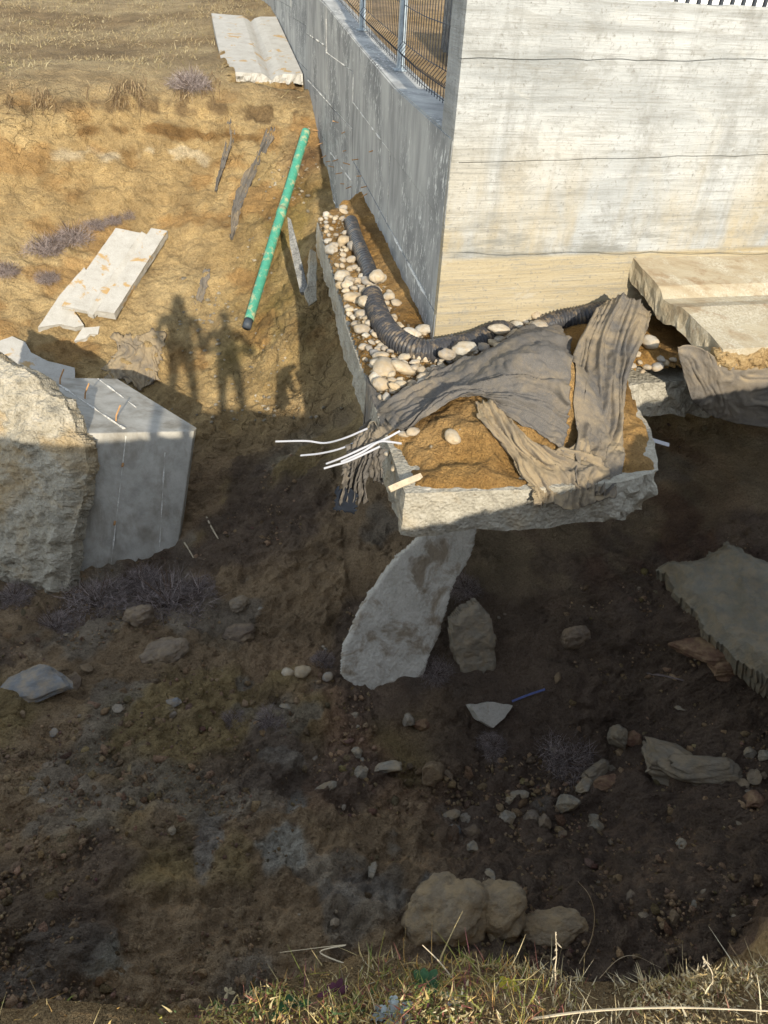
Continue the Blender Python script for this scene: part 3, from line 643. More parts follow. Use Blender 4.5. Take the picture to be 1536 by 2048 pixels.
def build_fill():
    X, Y = np.meshgrid(np.arange(-1.0, 6.0, 0.018), np.arange(3.1, 9.3, 0.018)); Z = fill(X, Y); m = Z > -2; idx = -np.ones(X.shape, int); idx[m] = np.arange(m.sum())
    q = np.stack([idx[:-1, :-1], idx[:-1, 1:], idx[1:, 1:], idx[1:, :-1]], -1).reshape(-1, 4); q = q[(q >= 0).all(1)]
    P = np.stack([X[m], Y[m], Z[m]], -1)
    n1 = fbm(P*1.7, 4); c = np.array([0.40, 0.245, 0.095])+n1[:, None]*np.array([0.10, 0.08, 0.05])
    c = np.concatenate([c, np.zeros((len(c), 1))], 1)
    me = big_mesh('soil_bed', P, q, M['soil'], True, c)
    return tag(link(bpy.data.objects.new('soil_bed', me)), 'orange soil lying on top of the concrete footing', kind='structure')
soil_bed = build_fill()
FX = np.arange(-1.1, 6.1, 0.015); FY = np.arange(3.0, 9.4, 0.015); FZ = fill(*np.meshgrid(FX, FY))
def flut(x, y):
    i = np.clip(np.rint((x-FX[0])/0.015).astype(int), 0, len(FX)-1); j = np.clip(np.rint((y-FY[0])/0.015).astype(int), 0, len(FY)-1); return FZ[j, i]
def hf(px, py): return hit(px, py, flut, 2.0, 12.0)

# ------------------------------------------------------------------ gutter slabs
def gutter(name, prof, thick, origin, along, outv, length, mat, seed=0, skew=0.0, slope=0.0, parent=None, n=None, amp=0.02, broken=(True, False)):
    prof = np.asarray(prof, float); pp = []
    for a, b in zip(prof[:-1], prof[1:]):
        k = max(1, int(np.linalg.norm(b-a)/0.03)); pp += [a+(b-a)*i/k for i in range(k)]
    pp.append(prof[-1]); pp = np.array(pp); m = len(pp)
    n = n or max(2, int(length/0.25)); V = []
    for k in range(n+1):
        s = length*k/n
        for lay in range(4):
            t = lay/3
            base = np.asarray(origin)[None]+np.asarray(along)[None]*(s+skew*pp[:, :1])+np.asarray(outv)[None]*pp[:, :1]+UPV[None]*(pp[:, 1:]-thick*t+slope*s)
            e = 1.0 if (k == 0 and broken[0]) or (k == n and broken[1]) else 0.0
            if e: base = base+np.asarray(along)[None]*(amp*fbm(base*9+seed, 3)+amp*0.8*vnoise(base*30+seed)*(t > 0.1))[:, None]
            if lay == 3: base = base+UPV[None]*(0.025*fbm(base*6+seed, 3))[:, None]
            V.append(base)
    V = np.concatenate(V); R = lambda k, l, i: (k*4+l)*m+i; f = []
    for k in range(n):
        for i in range(m-1):
            f += [(R(k, 0, i), R(k, 0, i+1), R(k+1, 0, i+1), R(k+1, 0, i)), (R(k, 3, i), R(k+1, 3, i), R(k+1, 3, i+1), R(k, 3, i+1))]
        for l in range(3):
            for i in (0, m-1): f.append((R(k, l, i), R(k+1, l, i), R(k+1, l+1, i), R(k, l+1, i)))
    for k in (0, n):
        for l in range(3):
            for i in range(m-1): f.append((R(k, l, i), R(k, l+1, i), R(k, l+1, i+1), R(k, l, i+1)))
    return fix_normals(obj(name, V, f, mat, parent))
PR = [(0.012, -0.225), (0.34, -0.32), (0.42, -0.385), (0.50, -0.39), (0.61, -0.372), (1.07, -0.48)]
tag(gutter('gutter_slab', PR, 0.15, Wpt(1.52, 0, 0), WD, WN, 5.0, M['gutter'], 3, 0.12, -0.02, amp=0.012), 'broken end of stained concrete gutter slab cantilevered along front wall', 'slab')
PU = [(0.02, -0.19), (0.36, -0.20), (0.48, -0.235), (0.56, -0.30), (0.64, -0.24), (0.72, -0.20), (1.36, -0.18)]
tag(gutter('gutter_slab', PU, 0.16, Lpt(9.48), LD2, LN2, 4.1, M['slab'], 8, 0.0, 0.135, amp=0.05), 'white concrete gutter slab against side wall, top of the scarp', 'slab')

# fallen gutter pieces on the left slope
def on_ground(px, py, lift=0.0, t0=4.0): p = ht(px, py, t0); return p+np.array([0, -0.35, 0.9])*lift
def fallen_gutter():
    root = tag(empty('fallen_gutter_slab', on_ground(190, 650)), 'white broken gutter slab with raised strip lying on tan slope', 'slab')
    a = on_ground(135, 640, 0.25); b = on_ground(238, 652, 0.22); c_ = on_ground(354, 476, 0.15); d = on_ground(220, 488, 0.15)
    u = b-a; lu = np.linalg.norm(u); u = u/lu; w = (c_-b+d-a)/2; lw = np.linalg.norm(w); w = w/lw; nn = np.cross(u, w); nn /= np.linalg.norm(nn); w = np.cross(nn, u)
    w0 = (d-a)-u*((d-a)@u); 
    sh = ((c_-b)@u+(d-a)@u)/2
    k = np.linspace(0, 1, 14)
    def strip(name, x0, x1, h0, h1, th, e0, e1, seed, rough=0.008):
        out = []
        def P(x, t, h): return a+u*(x+sh*t)+w*(lw*t)+nn*h
        o = [P(x0, e0, h0), P(x1, e0, h1), P(x1, e1, h1), P(x0, e1, h0)]
        return slab_obj(name, M['slab'], o, -nn*th, root, step=0.04, rows=4, amp=rough, seed=seed)
    s1 = lu*0.50; s2 = lu*0.60; s3 = lu*0.66
    strip('flat_plate', 0, s1, 0.02, 0.0, 0.07, 0.0, 0.97, 1); strip('gutter_slope', s1, s2, 0.0, -0.04, 0.07, -0.02, 0.99, 2); strip('gutter_slope', s2, s3, -0.04, 0.03, 0.08, 0.0, 1.0, 3)
    strip('raised_strip', s3, lu, 0.035, 0.03, 0.13, 0.0, 1.03, 4)
fallen_gutter()
def ground_slab(name, pxs, lift, th, mat, label, cat='slab', t0=4.0, **k):
    pts = np.array([on_ground(x, y, 0, t0) for x, y in pxs]); c0 = pts.mean(0); A = np.c_[pts[:, 0], pts[:, 1], np.ones(len(pts))]; s = np.linalg.lstsq(A, pts[:, 2], rcond=None)[0]
    nn = np.array([-s[0], -s[1], 1]); nn /= np.linalg.norm(nn); pl = c0+nn*lift
    q = [Pp(x, y, pl, nn) for x, y in pxs]
    return tag(slab_obj(name, mat, q, -nn*th, **k), label, cat)
ground_slab('fallen_plate', [(168, 534), (188, 560), (150, 625), (168, 650), (150, 655), (120, 648), (76, 655), (120, 590)], 0.10, 0.09, M['slab'], 'flat white concrete plate tucked under left side of fallen gutter slab', step=0.04, rows=4, amp=0.012)
ground_slab('fallen_plate', [(148, 682), (165, 655), (200, 652), (196, 668), (180, 668), (172, 676)], 0.06, 0.06, M['slab'], 'small white plate remnant below the fallen gutter slab', step=0.03, rows=3, amp=0.015)
ground_slab('fallen_plate', [(-60, 705), (24, 672), (50, 684), (62, 705), (95, 722), (150, 735), (150, 790), (-60, 790)], 0.10, 0.10, M['slab'], 'pale slab half buried behind the jagged fallen block', step=0.04, rows=4, amp=0.012)

from collections import Counter
def rough_face(name, pts, thick, mat, parent=None, st=0.02, warp=0.02, drop=0.06, drop_w=0.1, amps=((3, 0.03, 3),), wfreq=9):
    """plate with a relief on the side that faces the open pit: outline points, real thickness, worn rim"""
    pts = np.asarray(pts, float); c0 = pts.mean(0); n = np.linalg.svd(pts-c0)[2][2]; a1 = np.linalg.svd(pts-c0)[2][0]
    n = n if n@(CAM-c0) > 0 else -n
    a2 = np.cross(n, a1); q2 = np.c_[(pts-c0)@a1, (pts-c0)@a2]
    lo, hi = q2.min(0), q2.max(0); gx, gy = np.meshgrid(np.arange(lo[0]-.05, hi[0]+.05, st), np.arange(lo[1]-.05, hi[1]+.05, st))
    wx = gx+warp*fbm(xyz(gx, gy, wfreq, 1), 4, 0.6); wy = gy+warp*fbm(xyz(gx, gy, wfreq, 5), 4, 0.6)
    ins = pip(wx, wy, q2); P = c0+gx[..., None]*a1+gy[..., None]*a2; dist = np.full(gx.shape, 9.0)
    for a, b in zip(q2, np.roll(q2, -1, 0)):
        e_ = b-a; t = np.clip(((wx-a[0])*e_[0]+(wy-a[1])*e_[1])/(e_@e_), 0, 1); dist = np.minimum(dist, np.hypot(wx-a[0]-t*e_[0], wy-a[1]-t*e_[1]))
    dep = -drop*(1-sstep(0, drop_w, dist))**1.5
    for fq, am, oc in amps: dep = dep+am*fbm(P*fq+2.7, oc, 0.6)
    Fp = P+n*dep[..., None]; Bp = P-n*(thick+0.15*thick*fbm(P*5+3, 3))[..., None]
    idx = -np.ones(gx.shape, int); idx[ins] = np.arange(ins.sum()); N = int(ins.sum())
    qd = np.stack([idx[:-1, :-1], idx[:-1, 1:], idx[1:, 1:], idx[1:, :-1]], -1).reshape(-1, 4); qd = qd[(qd >= 0).all(1)]
    V = np.concatenate([Fp[ins], Bp[ins]]); ed = set()
    for q in qd:
        for i in range(4): ed.add((q[i], q[(i+1) % 4]))
    rim = [(a, b) for (a, b) in ed if (b, a) not in ed]
    # rim in three rows so that the broken edge is not a clean cut
    rv = sorted({int(v_) for e_ in rim for v_ in e_}); R1 = {v_: 2*N+2*k for k, v_ in enumerate(rv)}
    p, q = V[rv], V[np.array(rv)+N]; o_ = (p-c0)/np.linalg.norm(p-c0, axis=1)[:, None]
    ex = np.stack([p+(q-p)*0.33, p+(q-p)*0.66], 1); ex = ex+o_[:, None]*(0.12*thick*fbm(ex*14, 3))[..., None]
    V = np.concatenate([V, ex.reshape(-1, 3)])
    f = [tuple(q) for q in qd]+[tuple(q[::-1]+N) for q in qd]
    for a, b in rim:
        c1, d1 = R1[int(a)], R1[int(b)]; f += [(b, a, c1, d1), (d1, c1, c1+1, d1+1), (d1+1, c1+1, a+N, b+N)]
    return fix_normals(obj(name, V, f, mat, parent))

# ------------------------------------------------------------------ fallen block on the left
def fallen_block():
    C_ = Yp(405, 862, 6.3); B_ = Yp(235, 757, 7.4); D_ = Yp(120, 868, 5.55); Cb = Yp(368, 1118, 5.62); Db = Yp(118, 1178, 4.95)
    root = tag(empty('fallen_wall_block', (float(D_[0]+0.5), float(D_[1]+0.5), -3.6)), 'big toppled concrete wall chunk with jagged side, half in bank shadow', 'block')
    dn = (Cb-C_)*1.25; A_ = D_+(B_-C_); dnD = (Db-D_)*1.25
    # front-right edge is bevelled
    e = (D_-C_)/np.linalg.norm(D_-C_); g = (B_-C_)/np.linalg.norm(B_-C_)
    top = [D_, C_+e*0.09, C_+g*0.10, B_, A_]; V = list(top)+[D_+dnD, C_+e*0.09+dn, C_+g*0.10+dn, B_+dn, A_+dnD]
    f = [(0, 1, 2, 3, 4)]+[(i, (i+1) % 5, 5+(i+1) % 5, 5+i) for i in range(5)]+[(9, 8, 7, 6, 5)]
    o = fix_normals(obj('wall_stem', V, f, M['block'], root))
    bv = o.modifiers.new('edge', 'BEVEL'); bv.width = 0.012; bv.segments = 2
    up = np.cross(C_-D_, B_-C_); up /= np.linalg.norm(up); up = up if up[2] > 0 else -up
    # formwork fins on the top and front
    def top_pt(px, py): return Pp(px, py, (D_+C_+B_)/3, np.cross(C_-D_, B_-C_))
    fin(top_pt(118, 770)+up*0.004, top_pt(248, 858)+up*0.004, 0.012, par=root); fin(top_pt(196, 758)+up*0.004, top_pt(272, 815)+up*0.004, 0.009, par=root)
    nf = np.cross(C_-D_, Cb-C_); fin(Pp(252, 872, C_, nf), Pp(222, 1130, C_, nf), 0.008, par=root); fin(Pp(330, 905, C_, nf), Pp(318, 1112, C_, nf), 0.006, par=root)
    for px, py in ((120, 768), (170, 797), (232, 842)):
        p = top_pt(px, py); q = p+up*0.16+np.array([0.03, 0.02, 0]); v, f = tube(np.array([p, p+up*0.06, q]), 0.008, 6); obj('tie_rod', v, f, M['rust'], root)
    for px, py in ((246, 927), (230, 1043)):
        p = Pp(px, py, C_, nf); v, f = tube(np.array([p, p+np.array([0.01, -0.05, 0.0])]), 0.012, 6); obj('tie_rod', v, f, M['rust'], root)
    # jagged plate standing against the block
    fr = [(-150, 660, 6.1), (-30, 700, 5.95), (20, 728, 5.9), (60, 748, 5.75), (82, 785, 5.65), (108, 802, 5.55), (128, 845, 5.45), (150, 880, 5.36), (160, 930, 5.25), (148, 1040, 5.05), (132, 1200, 4.72), (60, 1190, 4.7), (-150, 1160, 4.75)]
    pts = np.array([Yp(*q) for q in fr]); c0 = pts.mean(0); u_, s_, vt = np.linalg.svd(pts-c0); n = vt[2]; n = n if n[1] < 0 else -n
    rough_face('jagged_plate', pts, 0.30, M['broken'], root, 0.012, 0.02, 0.10, 0.16, [(1.6, 0.03, 2), (4, 0.03, 3), (12, 0.03, 3)])
fallen_block()

# ------------------------------------------------------------------ big pieces in the pit
def tilted_slab(name, pts, th, mat, label, cat='slab', seed=0, **k):
    P = np.array([Yp(*q) for q in pts]); c0 = P.mean(0); u, s, vt = np.linalg.svd(P-c0); n = vt[2]; n = n if n@(CAM-c0) > 0 else -n
    P = P-np.outer((P-c0)@n, n)
    return tag(slab_obj(name, mat, P, -n*th, seed=seed, **k), label, cat)
def face_thing(name, pxs, th, mat, label, cat='slab', **k): return tag(rough_face(name, [Yp(*q) for q in pxs], th, mat, **k), label, cat)
face_thing('fallen_slab', [(868, 1052, 4.72), (955, 1045, 4.82), (948, 1095, 4.7), (905, 1180, 4.45), (878, 1265, 4.2), (852, 1340, 3.97), (815, 1400, 3.78), (770, 1396, 3.76), (722, 1386, 3.76), (684, 1352, 3.83), (686, 1290, 4.02), (728, 1205, 4.28), (790, 1115, 4.55)],
           0.16, M['fallen'], 'large pale concrete slab leaning out from under the footing', st=0.010, warp=0.012, drop=0.012, drop_w=0.03, amps=[(2.5, 0.012, 2), (12, 0.005, 3), (40, 0.003, 2)], wfreq=6)
face_thing('fallen_slab', [(960, 1200, 4.3), (985, 1235, 4.25), (998, 1300, 4.1), (1000, 1400, 3.95), (930, 1405, 3.9), (915, 1310, 4.0), (900, 1250, 4.15), (930, 1222, 4.2)], 0.16, M['sandstone'], 'brown pointed slab standing right of the large leaning slab', st=0.014, warp=0.012, drop=0.03, drop_w=0.07, amps=[(3, 0.03, 2), (12, 0.012, 3)])
tilted_slab('concrete_fragment', [(945, 1412, 3.62), (985, 1404, 3.72), (1028, 1412, 3.7), (1010, 1436, 3.62), (985, 1455, 3.55), (960, 1440, 3.56)], 0.12, M['fallen'], 'small bright triangular concrete fragment right of the leaning slab foot', 'fragment', step=0.02, rows=4, amp=0.012, seed=9)
tilted_slab('fragment_of_slab', [(606, 1026, 5.9), (640, 1015, 6.0), (690, 1035, 6.0), (650, 1065, 5.8), (614, 1082, 5.65)], 0.16, M['fallen'], 'dirty concrete corner poking out of soil left of the hanging cloth', 'fragment', step=0.03, rows=4, amp=0.02, seed=12)
# smooth rock face on the right
face_thing('rock_slab', [(x, y, ht(x, y)[1]-0.21) for x, y in [(1305, 1128), (1340, 1110), (1395, 1098), (1450, 1062), (1520, 1100), (1700, 1180), (1700, 1480), (1536, 1345), (1460, 1290), (1400, 1240), (1370, 1190), (1345, 1160)]], 0.35, M['rockface'], 'smooth grey sloping rock face at right under the footing', 'rock', st=0.015, warp=0.03, drop=0.10, drop_w=0.15, amps=[(1.6, 0.05, 3), (6, 0.025, 3), (20, 0.01, 2)], wfreq=4)
# standing board beside the green pipe and lit stub behind the footing
tilted_slab('concrete_board', [(574, 432, 9.6), (582, 440, 9.6), (612, 560, 9.0), (618, 585, 8.9), (600, 585, 8.9), (590, 540, 9.1), (580, 490, 9.35)], 0.10, M['yardstone'], 'narrow grey board darkened to look shaded, standing in crack beside the green pipe', 'board', step=0.04, rows=3, amp=0.006, seed=2)  # dark rubble material stands in for the shade on the board
tilted_slab('concrete_stub', [(622, 498, 8.8), (632, 505, 8.8), (634, 600, 8.5), (618, 612, 8.45), (610, 590, 8.5), (618, 560, 8.6)], 0.12, M['footing'], 'small sunlit concrete stub between the board and the footing', 'fragment', step=0.03, rows=3, amp=0.02, seed=4)

# ------------------------------------------------------------------ pipes
def corrugated():
    root = empty('corrugated_pipe', hf(850, 720)); tag(root, 'black corrugated drain pipe curving round the wall corner on cobbles', 'pipe')
    r = 0.078
    def seg(pxs, n, lift, rad=r, pitch=0.027, amp=0.008):
        P = np.array([hf(x, y+14)+np.array([0, 0, l]) for (x, y), l in zip(pxs, np.broadcast_to(lift, (len(pxs),)))])
        path = catmull(P, 400); L = np.concatenate([[0], np.cumsum(np.linalg.norm(np.diff(path, axis=0), axis=1))]); m = int(L[-1]/0.006)
        s = np.linspace(0, L[-1], m); path = np.stack([np.interp(s, L, path[:, k]) for k in range(3)], -1)
        rr = rad+amp*np.sign(np.sin(s*2*math.pi/pitch))*np.abs(np.sin(s*2*math.pi/pitch))**0.5
        v, f = tube(path, rr, 18); return obj('pipe_run', v, f, M['blackpipe'], root, True)
    seg([(702, 436), (710, 470), (724, 505), (738, 535), (744, 556)], 0, [0.03, 0.06, 0.05, 0.03, -0.02], 0.07, 0.05, 0.002)
    seg([(744, 585), (752, 620), (772, 660), (806, 690), (850, 702), (905, 692), (955, 676), (998, 655), (1030, 648)], 0, [0.03, 0.06, 0.06, 0.06, 0.05, 0.04, 0.03, 0.02, -0.06], 0.08)
    seg([(1075, 648), (1110, 637), (1160, 627), (1205, 615), (1235, 606)], 0, [-0.01, 0.03, 0.03, 0.02, -0.02], 0.074, 0.027, 0.008)
corrugated()
def green_pipe():
    a = Yp(606, 283, 12.15); b = Yp(493, 656, 9.35); m1 = a+(b-a)*0.12; m2 = a+(b-a)*0.42; k = 0.93
    root = tag(empty('sewer_pipe', b), 'long turquoise green plastic pipe sticking out of the slope', 'pipe')
    P = catmull([a+(a-m1)*0.5, a, m1, m2, m2+(b-m2)*0.5, m2+(b-m2)*k], 60); v, f = tube(P, 0.068, 20); obj('pipe_barrel', v, f, M['greenpipe'], root, True)
    v, f = tube(np.array([m2+(b-m2)*k, b]), 0.062, 20); obj('end_coupling', v, f, M['darkplastic'], root, True)
    q = m2+(b-m2)*0.0; q2 = m2-(m2-m1)*0.12
    v, f = tube(np.array([q, q2]), 0.074, 20); obj('joint_collar', v, f, M['greenpipe'], root, True)
green_pipe()

# ------------------------------------------------------------------ geotextile
def cloth(name, rows, label, nu=60, nv=60, fold=0.02, nf=7, seed=0, surf=None, mat='cloth', group=None, along_v=True, lift=0.012, edge=0.02):
    G = np.array([catmull(np.array(r, float), nu) for r in rows]); G = np.stack([catmull(G[:, i], nv) for i in range(nu)], 1)
    du = np.gradient(G, axis=1); dv = np.gradient(G, axis=0); N = np.cross(du, dv); N /= np.linalg.norm(N, axis=-1)[..., None]+1e-9
    if (N@FWD).mean() > 0: N = -N
    u = np.linspace(0, 1, nu)[None]; v = np.linspace(0, 1, nv)[:, None]; w = u if along_v else v
    cu, cv = (u, v) if along_v else (v, u)
    wob = 0.18*fbm(np.stack(np.broadcast_arrays(cu*2.2, cv*2.2, 0*u+seed), -1), 3)
    A1 = np.stack(np.broadcast_arrays((cu+wob)*nf*1.5, cv*1.3+0*cu, 0*u+seed+1), -1); A2 = np.stack(np.broadcast_arrays((cu+wob*0.8)*nf*4.2, cv*2.4+0*cu, 0*u+seed+4), -1)
    r1 = np.clip(1-np.abs(fbm(A1, 3))*1.7, 0, 1)**2; r2 = np.clip(1-np.abs(fbm(A2, 2))*1.9, 0, 1)**2.5
    d = fold*1.25*r1+fold*0.42*r2+fold*0.45*fbm(G*3.0+seed, 2)+fold*0.25*fbm(G*22+seed, 2)
    G = G+N*d[..., None]
    rag = edge*fbm(np.stack(np.broadcast_arrays(u*14, v*14, 0*u+seed+2), -1), 3)
    T = dv/(np.linalg.norm(dv, axis=-1)[..., None]+1e-9); G[-1] += T[-1]*rag[-1][..., None]; G[0] += T[0]*rag[0][..., None]
    S_ = du/(np.linalg.norm(du, axis=-1)[..., None]+1e-9); G[:, 0] += S_[:, 0]*rag[:, 0][..., None]; G[:, -1] += S_[:, -1]*rag[:, -1][..., None]
    if surf is not None: G[..., 2] = np.maximum(G[..., 2], surf(G[..., 0], G[..., 1])+lift)
    me = big_mesh(name, G.reshape(-1, 3)-G.reshape(-1, 3).mean(0), grid_quads(nv, nu), M[mat], True)
    o = link(bpy.data.objects.new(name, me)); o.location = G.reshape(-1, 3).mean(0)
    sm = o.modifiers.new('thickness', 'SOLIDIFY'); sm.thickness = 0.004
    return tag(o, label, 'geotextile', group)
h = lambda px, py, l=0.02: hf(px, py)+np.array([0, 0, l])
cloth('geotextile_sheet', [[h(728, 862), h(790, 805), h(880, 752), h(960, 712), h(1040, 670), h(1108, 658, 0.03)],
                           [h(738, 875), h(800, 830), h(890, 775), h(975, 740), h(1055, 705), h(1135, 700)],
                           [h(748, 886), h(815, 848), h(905, 795), h(990, 775), h(1075, 760), h(1138, 770)],
                           [h(755, 893), h(825, 856), h(925, 800), h(1010, 810), h(1085, 830), h(1130, 850)],
                           [h(760, 896), h(830, 860), h(940, 806), h(1030, 850), h(1085, 880), h(1120, 905)]],
      'large dark dusty cloth draped over the soil mound on the footing', 150, 130, 0.04, 3, 1, fill, along_v=False)
cloth('geotextile_sheet', [[Yp(x, y, yw) for x, y in r_] for r_, yw in [(((1214, 606), (1240, 594), (1272, 602), (1294, 632)), 5.15), (((1165, 668), (1200, 672), (1240, 680), (1280, 692)), 4.72), (((1142, 740), (1180, 748), (1218, 755), (1254, 765)), 4.28), (((1140, 812), (1175, 828), (1212, 840), (1246, 852)), 3.93),
                           (((1150, 870), (1180, 890), (1212, 905), (1242, 915)), 3.68), (((1150, 925), (1178, 945), (1208, 955), (1238, 950)), 3.5), (((1150, 965), (1180, 988), (1208, 996), (1232, 978)), 3.33)]],
      'brown dusty cloth strip hanging from under the gutter slab to footing edge', 90, 140, 0.034, 3, 4, fill, 'browncloth', edge=0.01)
cloth('geotextile_sheet', [[h(948, 812), h(975, 812), h(1010, 835), h(1060, 885), h(1120, 905), h(1165, 880)], [h(965, 850), h(1000, 860), h(1040, 890), h(1090, 920), h(1140, 925), h(1180, 915)],
                           [h(1005, 905), h(1030, 915), h(1065, 930), h(1110, 945), h(1160, 945), h(1205, 935)], [h(1040, 955), h(1060, 960), h(1090, 962), h(1130, 965), h(1170, 962), h(1215, 955)],
                           [h(1055, 980, 0.015), h(1075, 990, .015), h(1100, 990, .015), h(1135, 985, .015), h(1180, 985, .015), h(1225, 972, .015)],
                           [Yp(1062, 1008, 3.20), Yp(1078, 1016, 3.22), Yp(1105, 1010, 3.24), Yp(1140, 1022, 3.27), Yp(1185, 1008, 3.30), Yp(1225, 1000, 3.34)]],
      'sandy cloth flap spread over the front edge of the footing', 90, 70, 0.03, 6, 7, fill, 'sandcloth', along_v=True)
# cloth tail hanging at the footing's left corner
q = lambda px, py, y_: Yp(px, py, y_)
cloth('geotextile_tail', [[q(758, 862, 3.55), q(785, 858, 3.5)], [q(720, 890, 3.45), q(765, 885, 3.4)], [q(695, 915, 3.4), q(760, 900, 3.36)], [q(690, 950, 3.4), q(735, 945, 3.36)], [q(676, 1000, 3.42), q(733, 1000, 3.38)]],
      'dark cloth tail hanging off the left corner of the footing', 40, 70, 0.05, 4, 9, None)
cloth('geotextile_tail', [[q(735, 890, 3.42), q(772, 895, 3.36)], [q(735, 930, 3.42), q(768, 925, 3.36)], [q(742, 950, 3.44), q(770, 970, 3.38)]], 'short cloth scrap hanging right beside the footing corner', 20, 30, 0.02, 3, 12, None)
cloth('dark_cloth_end', [[q(676, 975, 3.40), q(714, 978, 3.36)], [q(671, 1000, 3.40), q(713, 1004, 3.36)], [q(668, 1020, 3.41), q(713, 1023, 3.37)]], 'navy black bottom end of the hanging cloth tail', 16, 16, 0.008, 2, 3, None, 'sack')
# hanging cloth on the right
e0 = lambda px, py, out: Pp(px, py, Wpt(1.5, out, 0), WN)
cloth('geotextile_sheet', [[e0(1352, 690, 1.00), e0(1400, 694, 1.03), e0(1450, 722, 1.06), e0(1540, 722, 1.06), e0(1700, 715, 1.06)], [e0(1365, 740, 1.00), e0(1410, 748, 1.04), e0(1460, 758, 1.08), e0(1540, 758, 1.08), e0(1700, 750, 1.08)],
                           [e0(1380, 790, 1.00), e0(1420, 797, 1.03), e0(1465, 804, 1.06), e0(1540, 804, 1.06), e0(1700, 794, 1.06)], [e0(1390, 808, .98), e0(1425, 830, 1.0), e0(1470, 846, 1.02), e0(1540, 852, 1.03), e0(1700, 850, 1.03)]],
      'wide dark dusty cloth hanging below the right gutter slab', 80, 60, 0.015, 5, 14, None, 'browncloth', edge=0.004)
tag(rough_face('earth_crust', [e0(x, y, 1.10) for x, y in [(1430, 724), (1438, 708), (1490, 703), (1540, 701), (1640, 695), (1700, 691), (1700, 738), (1640, 742), (1540, 745), (1480, 748), (1440, 742)]], 0.10, M['earth'], None, 0.012, 0.02, 0.05, 0.05, [(6, 0.03, 3), (20, 0.02, 3)]), 'orange earth crust caked on the outer edge of right gutter slab', 'earth')
# strips of cloth on the scarp
s = lambda px, py, l=0.04: ht(px, py, 4)+np.array([0.0, -l, l*0.6])
cloth('geotextile_strip', [[s(458, 242), s(476, 246)], [s(453, 285), s(468, 290)], [s(444, 330), s(454, 335)], [s(432, 385), s(437, 388)]], 'left narrow dark cloth strip hanging on the scarp', 24, 60, 0.05, 2, 21, None, 'cleancloth')
cloth('geotextile_strip', [[s(535, 262), s(556, 262)], [s(510, 320), s(526, 320)], [s(478, 385), s(496, 390)], [s(468, 430), s(482, 432)], [s(462, 480), s(466, 482)]], 'longer folded cloth strip on the scarp beside the green pipe', 28, 80, 0.06, 3, 23, None, 'cleancloth')
cloth('geotextile_strip', [[s(408, 540), s(422, 540)], [s(400, 575), s(415, 578)], [s(392, 612), s(404, 615)]], 'faint buried cloth strip just above the left shadow figure', 12, 30, 0.02, 3, 26, None)
cloth('geotextile_sheet', [[s(232, 668), s(270, 676), s(300, 664), s(338, 672)], [s(236, 705), s(268, 700), s(295, 695), s(322, 715)], [s(215, 728), s(255, 742), s(290, 735), s(318, 755)], [s(220, 765), s(255, 760), s(285, 775), s(306, 770)]], 'sandy crumpled cloth behind the fallen block below the white gutter slab', 60, 60, 0.035, 4, 28, tz, 'sandcloth', edge=0.08)

# ------------------------------------------------------------------ white strips, laths and sticks
def strip(name, P, w, t, mat, label, cat, up=(0.2, -0.5, 0.85), group=None):
    P = catmull(np.array(P, float), 24); T = np.gradient(P, axis=0); T /= np.linalg.norm(T, axis=1)[:, None]; up = np.array(up, float); V = []
    for p, tt in zip(P, T):
        sd_ = np.cross(tt, up); sd_ /= np.linalg.norm(sd_); nn = np.cross(sd_, tt)
        V += [p+sd_*w/2+nn*t/2, p-sd_*w/2+nn*t/2, p-sd_*w/2-nn*t/2, p+sd_*w/2-nn*t/2]
    f = [(4*k+i, 4*k+(i+1) % 4, 4*k+4+(i+1) % 4, 4*k+4+i) for k in range(len(P)-1) for i in range(4)]+[(3, 2, 1, 0), tuple(len(V)-4+i for i in range(4))]
    return tag(fix_normals(obj(name, V, f, M[mat], None)), label, cat, group)
strip('plastic_strip', [q(551, 883, 3.62), q(612, 882, 3.58), q(650, 886, 3.54), q(690, 876, 3.48), q(735, 857, 3.45)], 0.011, 0.003, 'white', 'topmost longest white plastic strip reaching left over the pit', 'plastic strip')
strip('plastic_strip', [q(601, 911, 3.55), q(640, 907, 3.5), q(682, 897, 3.45), q(722, 879, 3.42)], 0.011, 0.003, 'white', 'second white plastic strip down, below the longest one', 'plastic strip')
strip('plastic_strip', [q(652, 928, 3.34), q(690, 913, 3.32), q(740, 890, 3.33), q(770, 878, 3.36), q(800, 862, 3.40)], 0.011, 0.003, 'white', 'white plastic strip resting across the cloth tail, ending at a cobble', 'plastic strip')
strip('plastic_strip', [q(682, 924, 3.29), q(725, 904, 3.30), q(757, 884, 3.33), q(780, 884, 3.35), q(803, 887, 3.38)], 0.011, 0.003, 'white', 'bent white plastic strip with kinked right end on the soil', 'plastic strip')
strip('plastic_strip', [q(648, 937, 3.28), q(668, 931, 3.28), q(700, 921, 3.28), q(760, 893, 3.31)], 0.011, 0.003, 'white', 'lowest short white plastic strip at the cloth tail', 'plastic strip')
strip('plastic_strip', [Pp(1232, 874, Wpt(1.5, 1.02, 0), WN), Pp(1285, 876, Wpt(1.5, 1.04, 0), WN), Pp(1338, 890, Wpt(1.5, 1.1, 0), WN)], 0.03, 0.006, 'white', 'grey white strip lying at right end of the footing toe', 'plastic strip')
strip('plastic_strip', [ht(1022, 1410)+np.array([0, 0, .05]), ht(1055, 1397)+np.array([0, 0, .05]), ht(1088, 1386)+np.array([0, 0, .05])], 0.018, 0.004, 'bluestrip', 'thin blue strip on the pit floor beside the triangular fragment', 'plastic strip')
strip('wooden_lath', [q(779, 979, 3.16), q(808, 966, 3.22), q(843, 952, 3.30)], 0.035, 0.012, 'wood', 'short pale wooden lath jutting from the footing corner', 'lath')
